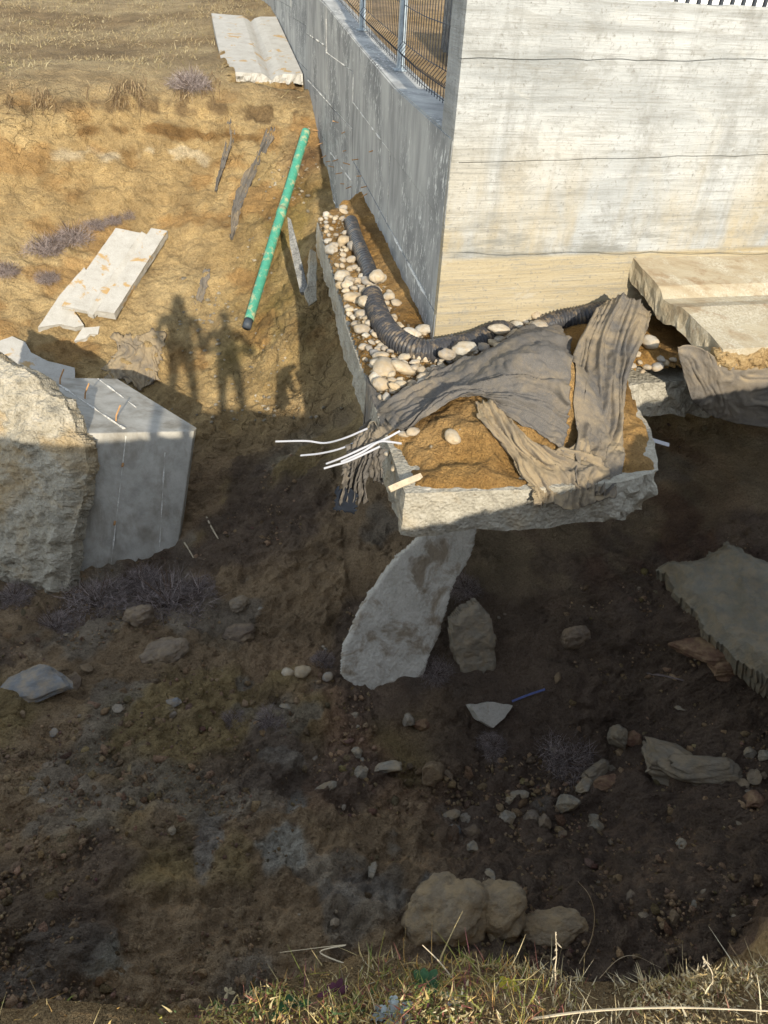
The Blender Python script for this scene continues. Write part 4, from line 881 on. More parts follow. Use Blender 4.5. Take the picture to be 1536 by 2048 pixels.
def stick(px, label, r=0.012, mat='wood'):
    P = catmull(np.array([ht(x, y, 2)+np.array([0, -0.03, 0.03]) for x, y in px]), 12); v, f = tube(P, r*np.linspace(1, 0.6, 12), 6); tag(obj('stick', v, f, M[mat]), label, 'stick')
stick([(410, 1022), (422, 1050), (438, 1078)], 'longer bleached stick on dark soil right of the fallen block'); stick([(371, 1086), (380, 1100), (389, 1116)], 'shorter bleached stick at lower right corner of the fallen block', 0.01)
stick([(1290, 1345), (1330, 1352), (1370, 1362)], 'thin brown root lying below the red clay rock', 0.012, 'twig')

# ------------------------------------------------------------------ cobbles on the footing
protos = [stone_mesh('cobble_mesh', k+1, M['cobble'], 3) for k in range(8)]
GRAVEL = np.array([(636, 438), (690, 412), (708, 432), (732, 520), (752, 548), (790, 600), (806, 640), (862, 678), (900, 664), (1000, 634), (1100, 612), (1232, 588), (1236, 606), (1100, 668), (1040, 676), (960, 724), (880, 762), (800, 802), (762, 800), (738, 745), (704, 650), (672, 560)], float)
PIPE_PX = [(702, 436), (710, 470), (724, 505), (738, 535), (744, 560), (752, 620), (772, 660), (806, 690), (850, 702), (905, 692), (955, 676), (998, 655), (1110, 637), (1160, 627), (1215, 612)]
def add_stone(me, p, s, rot, label, group, cat='cobble', name='cobble', sink=0.25):
    o = bpy.data.objects.new(name, me); link(o); o.location = (p[0], p[1], p[2]+s[2]*(1-sink)); o.scale = s; o.rotation_euler = rot
    return tag(o, label, cat, group)
def scatter_cobbles():
    r = random.Random(4); placed = []; tries = 0
    while len(placed) < 262 and tries < 30000:
        tries += 1
        x, y = r.uniform(630, 1240), r.uniform(405, 805)
        if not pip(np.array([x]), np.array([y]), GRAVEL)[0]: continue
        dp = min(math.hypot(x-a, y-b) for a, b in PIPE_PX)
        if dp < (11 if x > 880 else 17) and r.random() < 0.85: continue
        sparse = (y < 500 or (690 < x < 760 and 640 < y < 740 and x < 730)); 
        if sparse and r.random() < 0.35: continue
        p = hf(x, y); k = r.random(); s = 0.018+0.045*k**3+0.018*r.random()
        if any(math.hypot(p[0]-a[0], p[1]-a[1]) < 0.78*(s+a[3]) for a in placed):
            if r.random() > 0.04: continue
            p = p+np.array([0, 0, s*1.2])
        placed.append((p[0], p[1], p[2], s))
        lab = ('cobble at the far end of the footing above the pipe start' if y < 500 else 'cobble between the footing edge and the black pipe' if x < 745 and y < 690 else 'cobble between the black pipe and the shaded side wall' if x < 870 and y < 680 else 'cobble heaped below the pipe bend by the dark cloth' if x < 900 else 'cobble along the foot of the front wall')
        add_stone(protos[r.randrange(8)], p, (s*r.uniform(0.95, 1.35), s*r.uniform(0.8, 1.05), s*r.uniform(0.55, 0.8)), (r.uniform(-.35, .35), r.uniform(-.35, .35), r.uniform(0, 6.28)),
                  lab, lab.replace('cobble', 'cobbles', 1))
scatter_cobbles()
def small_gravel():
    r = random.Random(8); P = []
    while len(P) < 1300:
        x, y = r.uniform(630, 1240), r.uniform(405, 900)
        if pip(np.array([x]), np.array([y]), GRAVEL)[0] or (r.random() < 0.02 and 780 < x < 960 and 860 < y < 960): P.append(hf(x, y)+np.array([r.uniform(-.02, .02), r.uniform(-.02, .02), 0.004]))
    n = len(P); sz = RNG.uniform(0.005, 0.016, n); c = np.array([0.44, 0.37, 0.27])*RNG.uniform(0.55, 1.25, (n, 1)); c = np.concatenate([np.clip(c, 0, 1), np.zeros((n, 1))], 1)
    scatter_mesh('fine_gravel', np.array(P), sz, M['soil'], 'fine gravel filling the gaps between the footing cobbles', c, 1, (0.5, 0.8))
for (px, py, s, lab) in [(768, 745, 0.085, 'largest tan oval cobble near the left footing edge'), (706, 602, 0.062, 'large round white cobble left of the black pipe'), (842, 718, 0.052, 'flat pale cobble lying right below the pipe bend'),
                         (738, 570, 0.06, 'grey cobble lying on top of the pipe gap'), (848, 664, 0.055, 'squarish pale cobble at the foot of the wall corner'), (752, 868, 0.068, 'lavender grey flat cobble under the white strips'),
                         (826, 868, 0.04, 'pale cobble on the orange soil right of the strips'), (806, 872, 0.03, 'small pale cobble beside the strips on orange soil'), (775, 910, 0.026, 'little white pebble on soil below the bent strip'), (792, 940, 0.03, 'white pebble beside the wooden lath'),
                         (905, 880, 0.05, 'broken pale stone set into the orange soil mound'), (850, 985, 0.03, 'yellowish pebble at the footing front edge')]:
    add_stone(protos[hash(lab) % 1 + (px % 8)], hf(px, py), (s*1.25, s*0.9, s*0.62), (0.15, -0.1, px*0.37), lab, None)
for k, (px, py, s) in enumerate([(1262, 735, 0.03), (1278, 728, 0.025), (1292, 738, 0.03), (1312, 738, 0.045), (1296, 690, 0.06), (1272, 712, 0.03), (1330, 730, 0.03), (1345, 722, 0.025), (1284, 745, 0.02), (1320, 722, 0.03), (1256, 726, 0.022)]):
    add_stone(protos[(k*3) % 8], hf(px, py), (s*1.2, s*0.9, s*0.65), (0.2, 0.1, k*1.3), 'cobble in the pocket under the broken gutter end', 'cobbles under the gutter slab')

# ------------------------------------------------------------------ rocks in the pit
rprot = [stone_mesh('rock_mesh', 40+k, M['rock'], 4, 1.0, False) for k in range(7)]
pprot = [stone_mesh('pale_rock_mesh', 60+k, M['palerock'], 4, 1.0, False) for k in range(3)]
lprot = [layer_mesh('layered_rock_mesh', 80+k, M['sandstone']) for k in range(3)]; mprot = [mound_mesh('boulder_mesh', 90+k, M['rock']) for k in range(3)]
def place_rock(me, px, py, w, label, cat='rock', sx=1.2, sy=0.9, sz=0.6, rz=0.0, group=None, tilt=(0.1, 0.1), name='rock', mat=None):
    p = ht(px, py); s = w*np.linalg.norm(p-CAM)/F/2
    if mat: me = me.copy(); me.materials[0] = M[mat]
    return add_stone(me, p, (s*sx, s*sy, s*sz), (tilt[0], tilt[1], rz), label, group, cat, name, 0.45)
for (px, py, w, lab, pr, mat, sx, sy, sz, rz) in [
    (62, 1384, 175, 'flat blue grey stone plate at left edge of the pit floor', rprot[0], 'slate', 1.15, 0.5, 0.22, 0.05), (150, 1372, 50, 'brown stone right beside the flat grey plate', rprot[1], None, 1, .7, .5, 1),
    (341, 1408, 42, 'blue grey angular stone alone on brown soil', rprot[2], 'slate', 1, .6, .35, .3), (108, 1466, 16, 'small grey oval pebble below the flat grey plate', protos[0], 'slate', .9, 1.1, .5, .4),
    (768, 1540, 78, 'long pale rock on the pit floor, left of the dark hollow', pprot[0], None, 1.2, .45, .42, .15), (722, 1552, 36, 'small pale rock touching the long pale rock', pprot[1], None, 1, .8, .6, .9), (650, 1580, 40, 'pale wedge rock left of the long pale rock', pprot[2], None, 1.1, .6, .5, .4),
    (716, 1508, 26, 'small round pale stone above the long pale rock', pprot[1], None, 1, 1, .8, 2), (860, 1560, 60, 'brown upright rock right of the long pale rock', rprot[3], None, .9, .8, 1.0, .2),
    (1128, 1618, 58, 'tall white angular rock in the rubble cluster', pprot[0], None, .75, .8, 1.1, .9), (1086, 1655, 46, 'brown pointed rock in front of the white angular rock', rprot[4], None, .8, .8, 1.1, .1), (1012, 1645, 38, 'pale blocky stone left in the rubble cluster', pprot[1], None, 1.1, .8, .7, .6),
    (1060, 1640, 36, 'brown blocky stone in the middle of the rubble cluster', rprot[5], None, 1, .9, .8, .3), (1034, 1594, 34, 'pale flat stone at the top of the rubble cluster', pprot[2], None, 1.2, .7, .5, .1), (1192, 1660, 30, 'pale round stone right in the rubble cluster', pprot[1], None, 1, .9, .8, .4), (1185, 1640, 24, 'small pale stone above the right one of the rubble cluster', pprot[0], None, 1, .9, .7, 1.4),
    (900, 1636, 34, 'pale stone above the dark blue stone', pprot[2], None, 1.1, .7, .7, .3), (905, 1664, 38, 'dark blue grey stone on the pit floor', rprot[6], 'slate', 1, .7, .6, .1), (942, 1668, 36, 'brown round stone right of the dark blue stone', rprot[2], None, 1, .9, .8, .5), (932, 1640, 28, 'small brown stone above the brown round one', rprot[0], None, 1, .9, .8, 1.5), (940, 1698, 40, 'pale lump below the dark blue stone', pprot[0], None, .9, .8, .8, .2),
    (1198, 1545, 66, 'long brown rock above the rubble cluster', lprot[1], 'sandstone', 1.2, .5, .5, .45), (1168, 1576, 44, 'pale grey rock under the long brown rock', pprot[2], None, 1, .7, .6, .7), (1205, 1572, 50, 'red brown rock beside the long brown rock', rprot[3], 'redrock', 1.2, .6, .5, .1),
    (1232, 1492, 60, 'banded upright rock leaning above the long brown rock', lprot[2], 'sandstone', .6, .7, 1.2, .3), (1262, 1488, 50, 'dark red rock right of the banded upright rock', rprot[2], 'redrock', .8, .8, .9, .9), (1330, 1540, 120, 'large layered boulder slab at right of the pit', lprot[0], 'sandstone', 1.3, .6, .55, -0.6), (1420, 1550, 130, 'flat layered boulder at far right of the pit', lprot[1], 'sandstone', 1.3, .5, .3, -0.25),
    (1420, 1318, 110, 'red layered clay rock below the smooth grey rock face', lprot[2], 'redrock', 1.3, .5, .42, -0.2), (1440, 1345, 76, 'dark red block under the red layered rock', lprot[0], 'redrock', 1.1, .6, .6, -0.3),
    (1498, 1510, 26, 'pale stone by the right edge of the pit', pprot[1], None, 1, .8, .7, .2), (1525, 1515, 30, 'second pale stone touching the right picture edge', pprot[0], None, 1, .8, .7, .9), (1505, 1560, 34, 'brown stone by the right edge of the pit', rprot[1], None, 1, .8, .7, .3), (1500, 1605, 44, 'red brown stone low by the right edge', rprot[5], 'redrock', 1, .8, .7, .3), (1368, 1416, 34, 'pale flat stone chip below the red clay rocks', pprot[2], None, 1.1, .6, .3, .2),
    (890, 1840, 150, 'large dirty boulder bulging in front of the grassy bank', mprot[0], 'dirtrock', .95, .8, 0.6, .4), (990, 1830, 110, 'rounded boulder right of the large dirty boulder', mprot[1], 'dirtrock', 1, .9, .7, .2), (970, 1760, 50, 'pale rock above the rounded boulder', pprot[0], None, 1, .8, .7, .2), (1100, 1860, 90, 'low flat boulder behind the bank grass', mprot[2], 'dirtrock', 1.3, .7, .4, .1),
    (480, 1275, 60, 'dark lump of earth beside the sandy patch', mprot[1], None, 1.1, .8, .6, .2), (478, 1215, 40, 'dark round clod above the sandy patch', mprot[2], None, 1, .9, .8, .4), (330, 1310, 70, 'dark clod at the foot of the dry bushes', mprot[0], None, 1.2, .8, .5, .4), (575, 1352, 26, 'left round pebble of three by the leaning slab', protos[2], None, 1, 1, .8, .3), (605, 1348, 30, 'middle pebble of three by the leaning slab', protos[3], None, 1.1, .9, .7, .3), (655, 1357, 22, 'right pebble of three by the leaning slab', protos[4], None, 1, .9, .7, .3),
    (815, 1450, 40, 'upright brown stone under the foot of the leaning slab', rprot[5], None, .7, .8, 1.1, .4), (845, 1455, 34, 'red stone right of the upright brown stone', rprot[6], 'redrock', 1, .9, .8, .4), (1145, 1290, 70, 'cracked brown earth block in the cave back slope', mprot[2], None, .8, .5, 1.0, .1), (280, 1240, 60, 'reddish earth lump left among the dry bushes', mprot[1], None, 1, .7, .7, .3),
    (232, 935, 0.1, None, None, None, 1, 1, 1, 0)]:
    if lab is None: continue
    place_rock(pr, px, py, w, lab, 'rock', sx, sy, sz, rz, None, (0.12, -0.15), 'rock', mat)
def scatter_rocks():
    r = random.Random(9); n = 0
    while n < 110:
        px, py = r.uniform(-20, 1556), r.uniform(1180, 1860)
        if 660 < px < 960 and py < 1400: continue
        dens = 0.35 + (0.65 if (px < 420 and 1380 < py < 1520) or (620 < px < 1250 and 1500 < py < 1720) or (px > 1200 and py > 1550) else 0)
        if r.random() > dens: continue
        w = 9+18*r.random()**2; pr = (rprot[r.randrange(7)] if r.random() < 0.78 else pprot[r.randrange(3)])
        lab = 'small loose stone on the '+('left' if px < 500 else 'middle' if px < 1050 else 'right')+(' of the pit floor near the far bank' if py < 1420 else ' of the pit floor halfway down' if py < 1640 else ' of the pit floor close to the grass')
        place_rock(pr, px, py, w, lab, 'stone', r.uniform(.9, 1.3), r.uniform(.7, 1), r.uniform(.5, .8), r.uniform(0, 6), lab.replace('stone', 'stones', 1), (r.uniform(-.4, .4), r.uniform(-.4, .4)), 'loose_stone'); n += 1
scatter_rocks()
def scatter_mesh(name, pts, sizes, mat, label, colors=None, sub=1, flat=(0.6, 1.0), rng=None):
    bv, bf = ico(sub); bf = np.array(bf); n = len(pts); rng = rng or np.random.default_rng(3)
    V = bv[None]*(1+0.45*rng.uniform(-1, 1, (n, len(bv), 1)))
    V = V*np.stack([rng.uniform(0.8, 1.4, n), rng.uniform(0.7, 1.1, n), rng.uniform(*flat, n)], -1)[:, None]*np.asarray(sizes)[:, None, None]
    a = rng.uniform(0, 6.28, n); c_, s_ = np.cos(a)[:, None], np.sin(a)[:, None]
    V = np.stack([V[..., 0]*c_-V[..., 1]*s_, V[..., 0]*s_+V[..., 1]*c_, V[..., 2]], -1)+np.asarray(pts)[:, None]
    Fc = (bf[None]+(np.arange(n)*len(bv))[:, None, None]).reshape(-1, 3)
    col = None if colors is None else np.repeat(colors, len(bv), 0)
    me = big_mesh(name, V.reshape(-1, 3), Fc, mat, False, col)
    return tag(link(bpy.data.objects.new(name, me)), label, name.split('_')[-1], kind='stuff')
def clods():
    n = 48000; y = RNG.uniform(1.0, 7.0, n); x = RNG.uniform(-1, 1, n)*(0.75*y+1.3); keep = fbm(xyz(x, y, 1.6, 50), 3)+RNG.uniform(-.5, .5, n) > 0.0; x, y = x[keep], y[keep]
    z = tz(x, y); keep = (z < -1.6) & ~pip(x, y, FOOT+np.array([0, 0])); x, y, z = x[keep], y[keep], z[keep]; n = len(x)
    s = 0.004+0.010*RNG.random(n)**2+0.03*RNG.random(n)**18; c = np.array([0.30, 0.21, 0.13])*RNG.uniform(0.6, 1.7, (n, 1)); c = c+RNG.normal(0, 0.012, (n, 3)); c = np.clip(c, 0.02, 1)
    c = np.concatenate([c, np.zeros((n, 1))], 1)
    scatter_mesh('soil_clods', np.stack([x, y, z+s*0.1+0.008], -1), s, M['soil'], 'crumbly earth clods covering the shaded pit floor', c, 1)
small_gravel()
clods()
def pebbles():
    P = []; r = random.Random(6)
    for (cx, cyy, sx, sy, n) in [(420, 640, 60, 60, 70), (560, 360, 60, 60, 60), (500, 480, 40, 70, 45), (620, 340, 15, 60, 30), (540, 820, 90, 25, 40), (560, 700, 60, 90, 40), (480, 780, 60, 60, 30)]:
        for k in range(n):
            p = ht(r.gauss(cx, sx*0.6), r.gauss(cyy, sy*0.6), 4); P.append(p+np.array([0, 0, 0.02]))
    s = RNG.uniform(0.01, 0.038, len(P)); c = np.array([0.58, 0.52, 0.42])*RNG.uniform(0.5, 1.15, (len(P), 1)); c = np.concatenate([c, np.zeros((len(P), 1))], 1)
    scatter_mesh('white_pebbles', np.array(P), s, M['soil'], 'white pebbles washed down the slope round the green pipe', c, 1, (0.4, 0.7))
pebbles()

# ------------------------------------------------------------------ blades, twigs and plants
def ribbons(base, dirs, length, width, curl, colors, seg=4, side=None, rng=None):
    """tapered curved blades; base (n,3), dirs (n,3) unit, curl (n,3) bend vector"""
    n = len(base); rng = rng or RNG; t = np.linspace(0, 1, seg+1)
    C = base[:, None]+dirs[:, None]*(length[:, None]*t)[..., None]+curl[:, None]*((length[:, None]*t*t))[..., None]
    if side is None: side = rng.normal(size=(n, 3))
    side = side-dirs*(side*dirs).sum(1, keepdims=True); side /= np.linalg.norm(side, axis=1, keepdims=True)+1e-9
    w = width[:, None]*(1-t**1.6*0.92)[None]
    A = C+side[:, None]*w[..., None]/2; B = C-side[:, None]*w[..., None]/2
    V = np.stack([A, B], 2).reshape(-1, 3); per = 2*(seg+1)
    q = np.array([(2*k, 2*k+1, 2*k+3, 2*k+2) for k in range(seg)]); Fc = (q[None]+(np.arange(n)*per)[:, None, None]).reshape(-1, 4)
    return V, Fc, np.repeat(colors, per, 0)
def stuff_mesh(name, V, Fc, c, label, cat, kind='stuff', mat='plant', group=None):
    me = big_mesh(name, V, Fc, M[mat], False, c); o = link(bpy.data.objects.new(name, me)); return tag(o, label, cat, group, kind)
def pal(n, cols, wts, jit=0.15):
    cols = np.array(cols); w = np.array(wts, float); k = RNG.choice(len(cols), n, p=w/w.sum()); return np.clip(cols[k]*RNG.uniform(1-jit, 1+jit*2, (n, 1)), 0.01, 1)
STRAW = [(0.42, 0.33, 0.18), (0.50, 0.42, 0.26), (0.33, 0.25, 0.14), (0.25, 0.19, 0.12)]
def field_grass():
    n = 70000; y = RNG.uniform(11.6, 30, n)**1.0; x = RNG.uniform(-1, 0.2, n)*(0.62*y+1.5); z = tz(x, y)
    zx = (tz(x, y+0.06)-tz(x, y-0.06))/0.12
    aB = (x-BEND[0])*LN2[0]+(y-BEND[1])*LN2[1]
    onslab = (aB < 1.40) & (y > 13.9) & (y < 18.6)
    keep = (z > -0.58) & (np.abs(zx) < 1.3) & (aB > 0.05) & ~onslab & (fbm(xyz(x, y, 1.1, 70), 3)+RNG.uniform(-.7, .5, n) > -0.25); x, y, z = x[keep], y[keep], z[keep]; n = len(x)
    d = RNG.normal(size=(n, 3))*0.55+np.array([0.15, -0.1, 1]); d /= np.linalg.norm(d, axis=1)[:, None]; L = RNG.uniform(0.035, 0.11, n)
    V, Fc, c = ribbons(np.stack([x, y, z], -1), d, L, RNG.uniform(0.006, 0.014, n), RNG.normal(size=(n, 3))*0.35+np.array([0, 0, -0.35]), pal(n, STRAW+[(0.30, 0.25, 0.11)], [4, 3, 3, 2, 1]), 2)
    stuff_mesh('dry_field_grass', V, Fc, c, 'short dry beige grass covering the upper left field', 'grass')
field_grass()
def scarp_roots():
    B = []
    for px in np.arange(0, 445, 0.2):
        k = 1.0 if (40 < px < 290 or 345 < px < 430) else 0.35
        if random.random() > k*max(0.0, 0.45+1.6*float(fbm(np.array([px*0.035, 1.0, 2.0]), 3))): continue
        py = np.interp(px, [0, 60, 150, 250, 350, 445], [195, 190, 185, 178, 172, 158])+random.gauss(10, 12); B.append(ht(px, py, 4))
    B = np.array(B); n = len(B); d = RNG.normal(size=(n, 3))*0.3+np.array([0, -0.5, -1]); d /= np.linalg.norm(d, axis=1)[:, None]
    V, Fc, c = ribbons(B+np.array([0, -0.10, 0.05]), d, RNG.uniform(0.10, 0.50, n)*RNG.random(n)**0.5, RNG.uniform(0.006, 0.013, n), RNG.normal(size=(n, 3))*0.25, pal(n, [(0.16, 0.105, 0.06), (0.28, 0.20, 0.11), (0.40, 0.30, 0.17)], [2, 2, 2]), 3)
    stuff_mesh('hanging_roots', V, Fc, c, 'dark hanging grass roots along the lip of the scarp', 'roots')
scarp_roots()
def bush_mesh(seed, n=2600, flat=0.62):
    r = np.random.default_rng(seed); d = r.normal(size=(n, 3)); d[:, 2] = np.abs(d[:, 2])*0.8; d /= np.linalg.norm(d, axis=1)[:, None]
    rad = r.random(n)**0.5*0.85; lob = 1+0.35*fbm(d*2.2+seed, 2); b = d*(rad*lob)[:, None]*np.array([1, 1, flat]); dd = d*0.7+r.normal(size=(n, 3))*0.8; dd /= np.linalg.norm(dd, axis=1)[:, None]
    c = np.clip(np.array([0.36, 0.30, 0.28])*r.uniform(0.5, 1.7, (n, 1)), 0, 1)
    V1, F1, c1 = ribbons(b, dd, r.uniform(0.10, 0.32, n), r.uniform(0.008, 0.017, n), r.normal(size=(n, 3))*0.5, c, 3, rng=r)
    m = 60; d2 = r.normal(size=(m, 3)); d2[:, 2] = np.abs(d2[:, 2]); d2 /= np.linalg.norm(d2, axis=1)[:, None]
    V2, F2, c2 = ribbons(np.zeros((m, 3)), d2, r.uniform(0.6, 1.05, m), np.full(m, 0.04), r.normal(size=(m, 3))*0.25, np.clip(np.array([0.16, 0.11, 0.08])*r.uniform(.6, 1.3, (m, 1)), 0, 1), 4, rng=r)
    return big_mesh('dry_bush', np.concatenate([V1, V2]), np.concatenate([F1, F2+len(V1)]), M['plant'], False, np.concatenate([c1, c2]))
bm_ = [bush_mesh(k+5) for k in range(4)]
for k, (px, py, w, lab) in enumerate([(205, 1205, 120, 'round dry grey bush in front of the block, right of the jagged plate'), (345, 1205, 150, 'widest dry grey bush at lower right of the fallen block'), (118, 1255, 80, 'dry bush low at left under the jagged plate'), (30, 1195, 70, 'dry bush at the left picture edge under the jagged plate'),
    (285, 1165, 80, 'dry bush tucked against the block front between the two big bushes'), (400, 1180, 70, 'dry bush on bare soil right of the widest bush'), (466, 1440, 52, 'left one of the two small bushes on the pit floor'), (540, 1442, 66, 'right one of the two small bushes on the pit floor'), (930, 1175, 70, 'dark bush behind the right edge of the leaning slab'),
    (868, 1345, 70, 'dark bush at the right foot of the leaning slab'), (645, 1322, 50, 'small bush at the left foot of the leaning slab'), (1130, 1515, 110, 'big dark bush in the hollow above the rubble'), (985, 1490, 60, 'dry tuft below the triangular fragment'),
    (100, 500, 70, 'dry purple grey bush left above the fallen white slabs, lower one'), (150, 480, 64, 'dry purple grey bush left above the fallen white slabs, upper one'), (95, 560, 44, 'small dry bush directly left of the fallen white slab'), (18, 545, 50, 'dry bush at the left edge of the sunlit slope'), (228, 445, 36, 'small dry bush higher on the sunlit slope'), (255, 435, 30, 'smallest dry bush high on the sunlit slope'), (190, 455, 40, 'low dry bush between the slope bushes'), (385, 175, 70, 'grey grass tussock hanging at the scarp lip left of the slab')]):
    p = ht(px, py, 2.0); s_ = w*np.linalg.norm(p-CAM)/F/2*1.15
    o = link(bpy.data.objects.new('dry_bush', bm_[k % 4])); o.location = p+np.array([0, -s_*0.15, s_*0.02]); o.scale = (s_, s_, s_*1.05); o.rotation_euler = (0, 0, k*1.7); tag(o, lab, 'bush', 'dry bushes in and around the pit')

# near bank: sunlit grass and weeds right below the camera
def bank_z(x, y): return terrain(x, y)
def bank_grass():
    n = 44000; x = RNG.uniform(-0.95, 1.25, n); lip = np.interp(x, LIPX, LIPY); y = lip+RNG.uniform(-0.42, 0.05, n); bare = (x > -0.62) & (x < -0.28)
    m = fbm(xyz(x, y, 9, 90), 3)
    keep = (m+RNG.uniform(-.6, .6, n) > -0.35) & (~bare | (RNG.random(n) < 0.07)) & ((x > -0.3) | (RNG.random(n) < 0.5)); x, y = x[keep], y[keep]; n = len(x); z = bank_z(x, y)
    d = RNG.normal(size=(n, 3))*0.75+np.array([0.0, 0.25, 0.8]); d /= np.linalg.norm(d, axis=1)[:, None]
    dry = sstep(0.1, 0.55, x+0.25*fbm(xyz(x, y, 6, 95), 2)); L = RNG.uniform(0.008, 0.026, n)*(1+1.6*RNG.random(n)**10)
    ca = pal(n, [(0.55, 0.44, 0.22), (0.38, 0.37, 0.09), (0.20, 0.25, 0.06), (0.42, 0.17, 0.12), (0.55, 0.34, 0.12), (0.22, 0.08, 0.10)], [5, 2.5, 2, 1.6, 4, 1.0]); cb = pal(n, [(0.64, 0.53, 0.31), (0.70, 0.62, 0.43), (0.50, 0.40, 0.22), (0.34, 0.31, 0.11), (0.28, 0.22, 0.14)], [4, 4, 3, 1.2, 1.5])
    c = np.where((RNG.random(n) < dry)[:, None], cb, ca)
    V, Fc, cc = ribbons(np.stack([x, y, z-0.004], -1), d, L, RNG.uniform(0.0016, 0.0042, n), RNG.normal(size=(n, 3))*0.6, c, 4, np.cross(d, -np.array(SUN))+RNG.normal(size=(n, 3))*0.5)
    stuff_mesh('bank_grass', V, Fc, cc, 'sunlit dry and green grass on the near bank edge', 'grass')
    # little curled leaves and litter heaped in clumps
    n = 52000; x = RNG.uniform(-0.95, 1.25, n); lip = np.interp(x, LIPX, LIPY); y = lip+RNG.uniform(-0.40, 0.045, n); bare = (x > -0.60) & (x < -0.27); cl = fbm(xyz(x, y, 7, 120), 3)
    keep = (cl+RNG.uniform(-.35, .35, n) > -0.1) & (~bare | (RNG.random(n) < 0.03)); x, y, cl = x[keep], y[keep], cl[keep]; n = len(x); hgt = 0.010+0.05*np.clip(cl+0.15, 0, 0.8)
    d = RNG.normal(size=(n, 3))+np.array([0, 0.1, 0.4]); d /= np.linalg.norm(d, axis=1)[:, None]
    dry = sstep(0.15, 0.5, x+0.3*fbm(xyz(x, y, 5, 125), 2))
    ca = pal(n, [(0.56, 0.40, 0.16), (0.22, 0.27, 0.08), (0.42, 0.38, 0.10), (0.38, 0.15, 0.11), (0.60, 0.50, 0.27), (0.16, 0.06, 0.08), (0.10, 0.16, 0.06)], [5, 2, 1.6, 1.6, 4, 0.9, 1.2]); cb = pal(n, [(0.62, 0.50, 0.28), (0.70, 0.60, 0.40), (0.52, 0.38, 0.18), (0.36, 0.26, 0.13), (0.30, 0.29, 0.10), (0.46, 0.24, 0.17)], [4, 4, 3, 2, 1, 0.6])
    V, Fc, cc = ribbons(np.stack([x, y, bank_z(x, y)+hgt*RNG.random(n)], -1), d, RNG.uniform(0.005, 0.016, n), RNG.uniform(0.0022, 0.0055, n), RNG.normal(size=(n, 3))*0.5, np.where((RNG.random(n) < dry)[:, None], cb, ca), 3, np.cross(d, -np.array(SUN))+RNG.normal(size=(n, 3))*0.4)
    stuff_mesh('bank_weeds', V, Fc, cc, 'tiny yellow green and reddish weed leaves on the near bank edge', 'weeds')
    # thinner growth along the rest of the bank
    n = 30000; x = np.concatenate([RNG.uniform(1.2, 3.6, n//2), RNG.uniform(-3.2, -0.9, n//2)]); lip = np.interp(x, LIPX, LIPY); y = lip+RNG.uniform(-1.2, 0.04, n)
    d = RNG.normal(size=(n, 3))*0.7+np.array([0.0, 0.2, 0.8]); d /= np.linalg.norm(d, axis=1)[:, None]
    V, Fc, cc = ribbons(np.stack([x, y, bank_z(x, y)-0.004], -1), d, RNG.uniform(0.015, 0.06, n), RNG.uniform(0.002, 0.006, n), RNG.normal(size=(n, 3))*0.6, pal(n, [(0.62, 0.50, 0.28), (0.68, 0.58, 0.38), (0.38, 0.34, 0.12), (0.45, 0.32, 0.15)], [4, 3, 2, 2]), 3)
    stuff_mesh('bank_grass', V, Fc, cc, 'sparse dry grass farther along the near bank to both sides', 'grass')
bank_grass()
def bz0(px, py): 
    return hit(px, py, lambda x, y: tz(x, y), 0.8, 4.0)
def stalk(pxs, label, r=0.0016, heads=0, cat='stalk'):
    """dry stalk rooted on the bank, rising in a vertical plane above its root"""
    b = bz0(*pxs[0]); P = [b-np.array([0, 0, 0.01])]
    for x, y, yy in pxs[1:] if len(pxs[1]) == 3 else []: P.append(Yp(x, y, yy))
    P = catmull(np.array(P), 24); rr = np.linspace(r, r*0.45, 24); parts = [tube(P, rr, 6)]
    for k in range(heads):
        p = P[-1-k]; d = np.random.default_rng(k).normal(size=3)*0.004; parts.append(tube(np.array([p, p+d*0.6, p+d]), [0.0008, 0.0014, 0.0003], 6))
    v, f = merge(parts); o = obj('dry_stalk', v, f, M['wood']); tag(o, label, cat)
def root_y(px, py): return bz0(px, py)[1]
def st(px, root, label, **k):
    y0 = root_y(*root); stalk([root]+[(x, y, y0+dy) for x, y, dy in px], label, **k)
st([(1182, 1880, 0.03), (1189, 1830, 0.05), (1178, 1790, 0.06), (1156, 1763, 0.06)], (1160, 1925), 'tall curved dry stalk rising from the bank grass at right', r=0.0022)
st([(483, 1860, 0.03), (481, 1820, 0.05), (478, 1778, 0.06)], (492, 1915), 'thin upright dry stalk left of the middle of the bank', r=0.0011)
st([(880, 1925, 0.02), (845, 1890, 0.04)], (915, 1965), 'stiff leaning dry stalk in the middle of the bank grass', r=0.0018)
st([(1235, 1920, 0.03), (1270, 1912, 0.05), (1320, 1935, 0.05)], (1200, 1955), 'arching dry stem over the bank grass at right', r=0.0018, heads=5)
st([(60, 1960, 0.02), (75, 1990, 0.0), (95, 2040, -0.03)], (70, 1980), 'short crossed dry stem at bottom left corner', r=0.0018)
st([(640, 1905, 0.02), (690, 1890, 0.03), (560, 1905, 0.06)], (720, 1935), 'pale curved stem lying over the bank lip', r=0.0016)
st([(1180, 2022, 0), (1350, 2015, 0.0), (1536, 2022, 0.0)], (1050, 2036), 'thick straw stem lying along the bottom of the bank', r=0.0024)
st([(1425, 1950, 0.01), (1412, 1925, 0.02), (1405, 1915, 0.02)], (1425, 1990), 'small budded stem in the straw at right', r=0.0014, heads=9)
st([(1110, 1940, 0.01), (1113, 1910, 0.02), (1111, 1865, 0.03)], (1115, 1980), 'small budded stem in the middle of the bank grass', r=0.0014, heads=9)
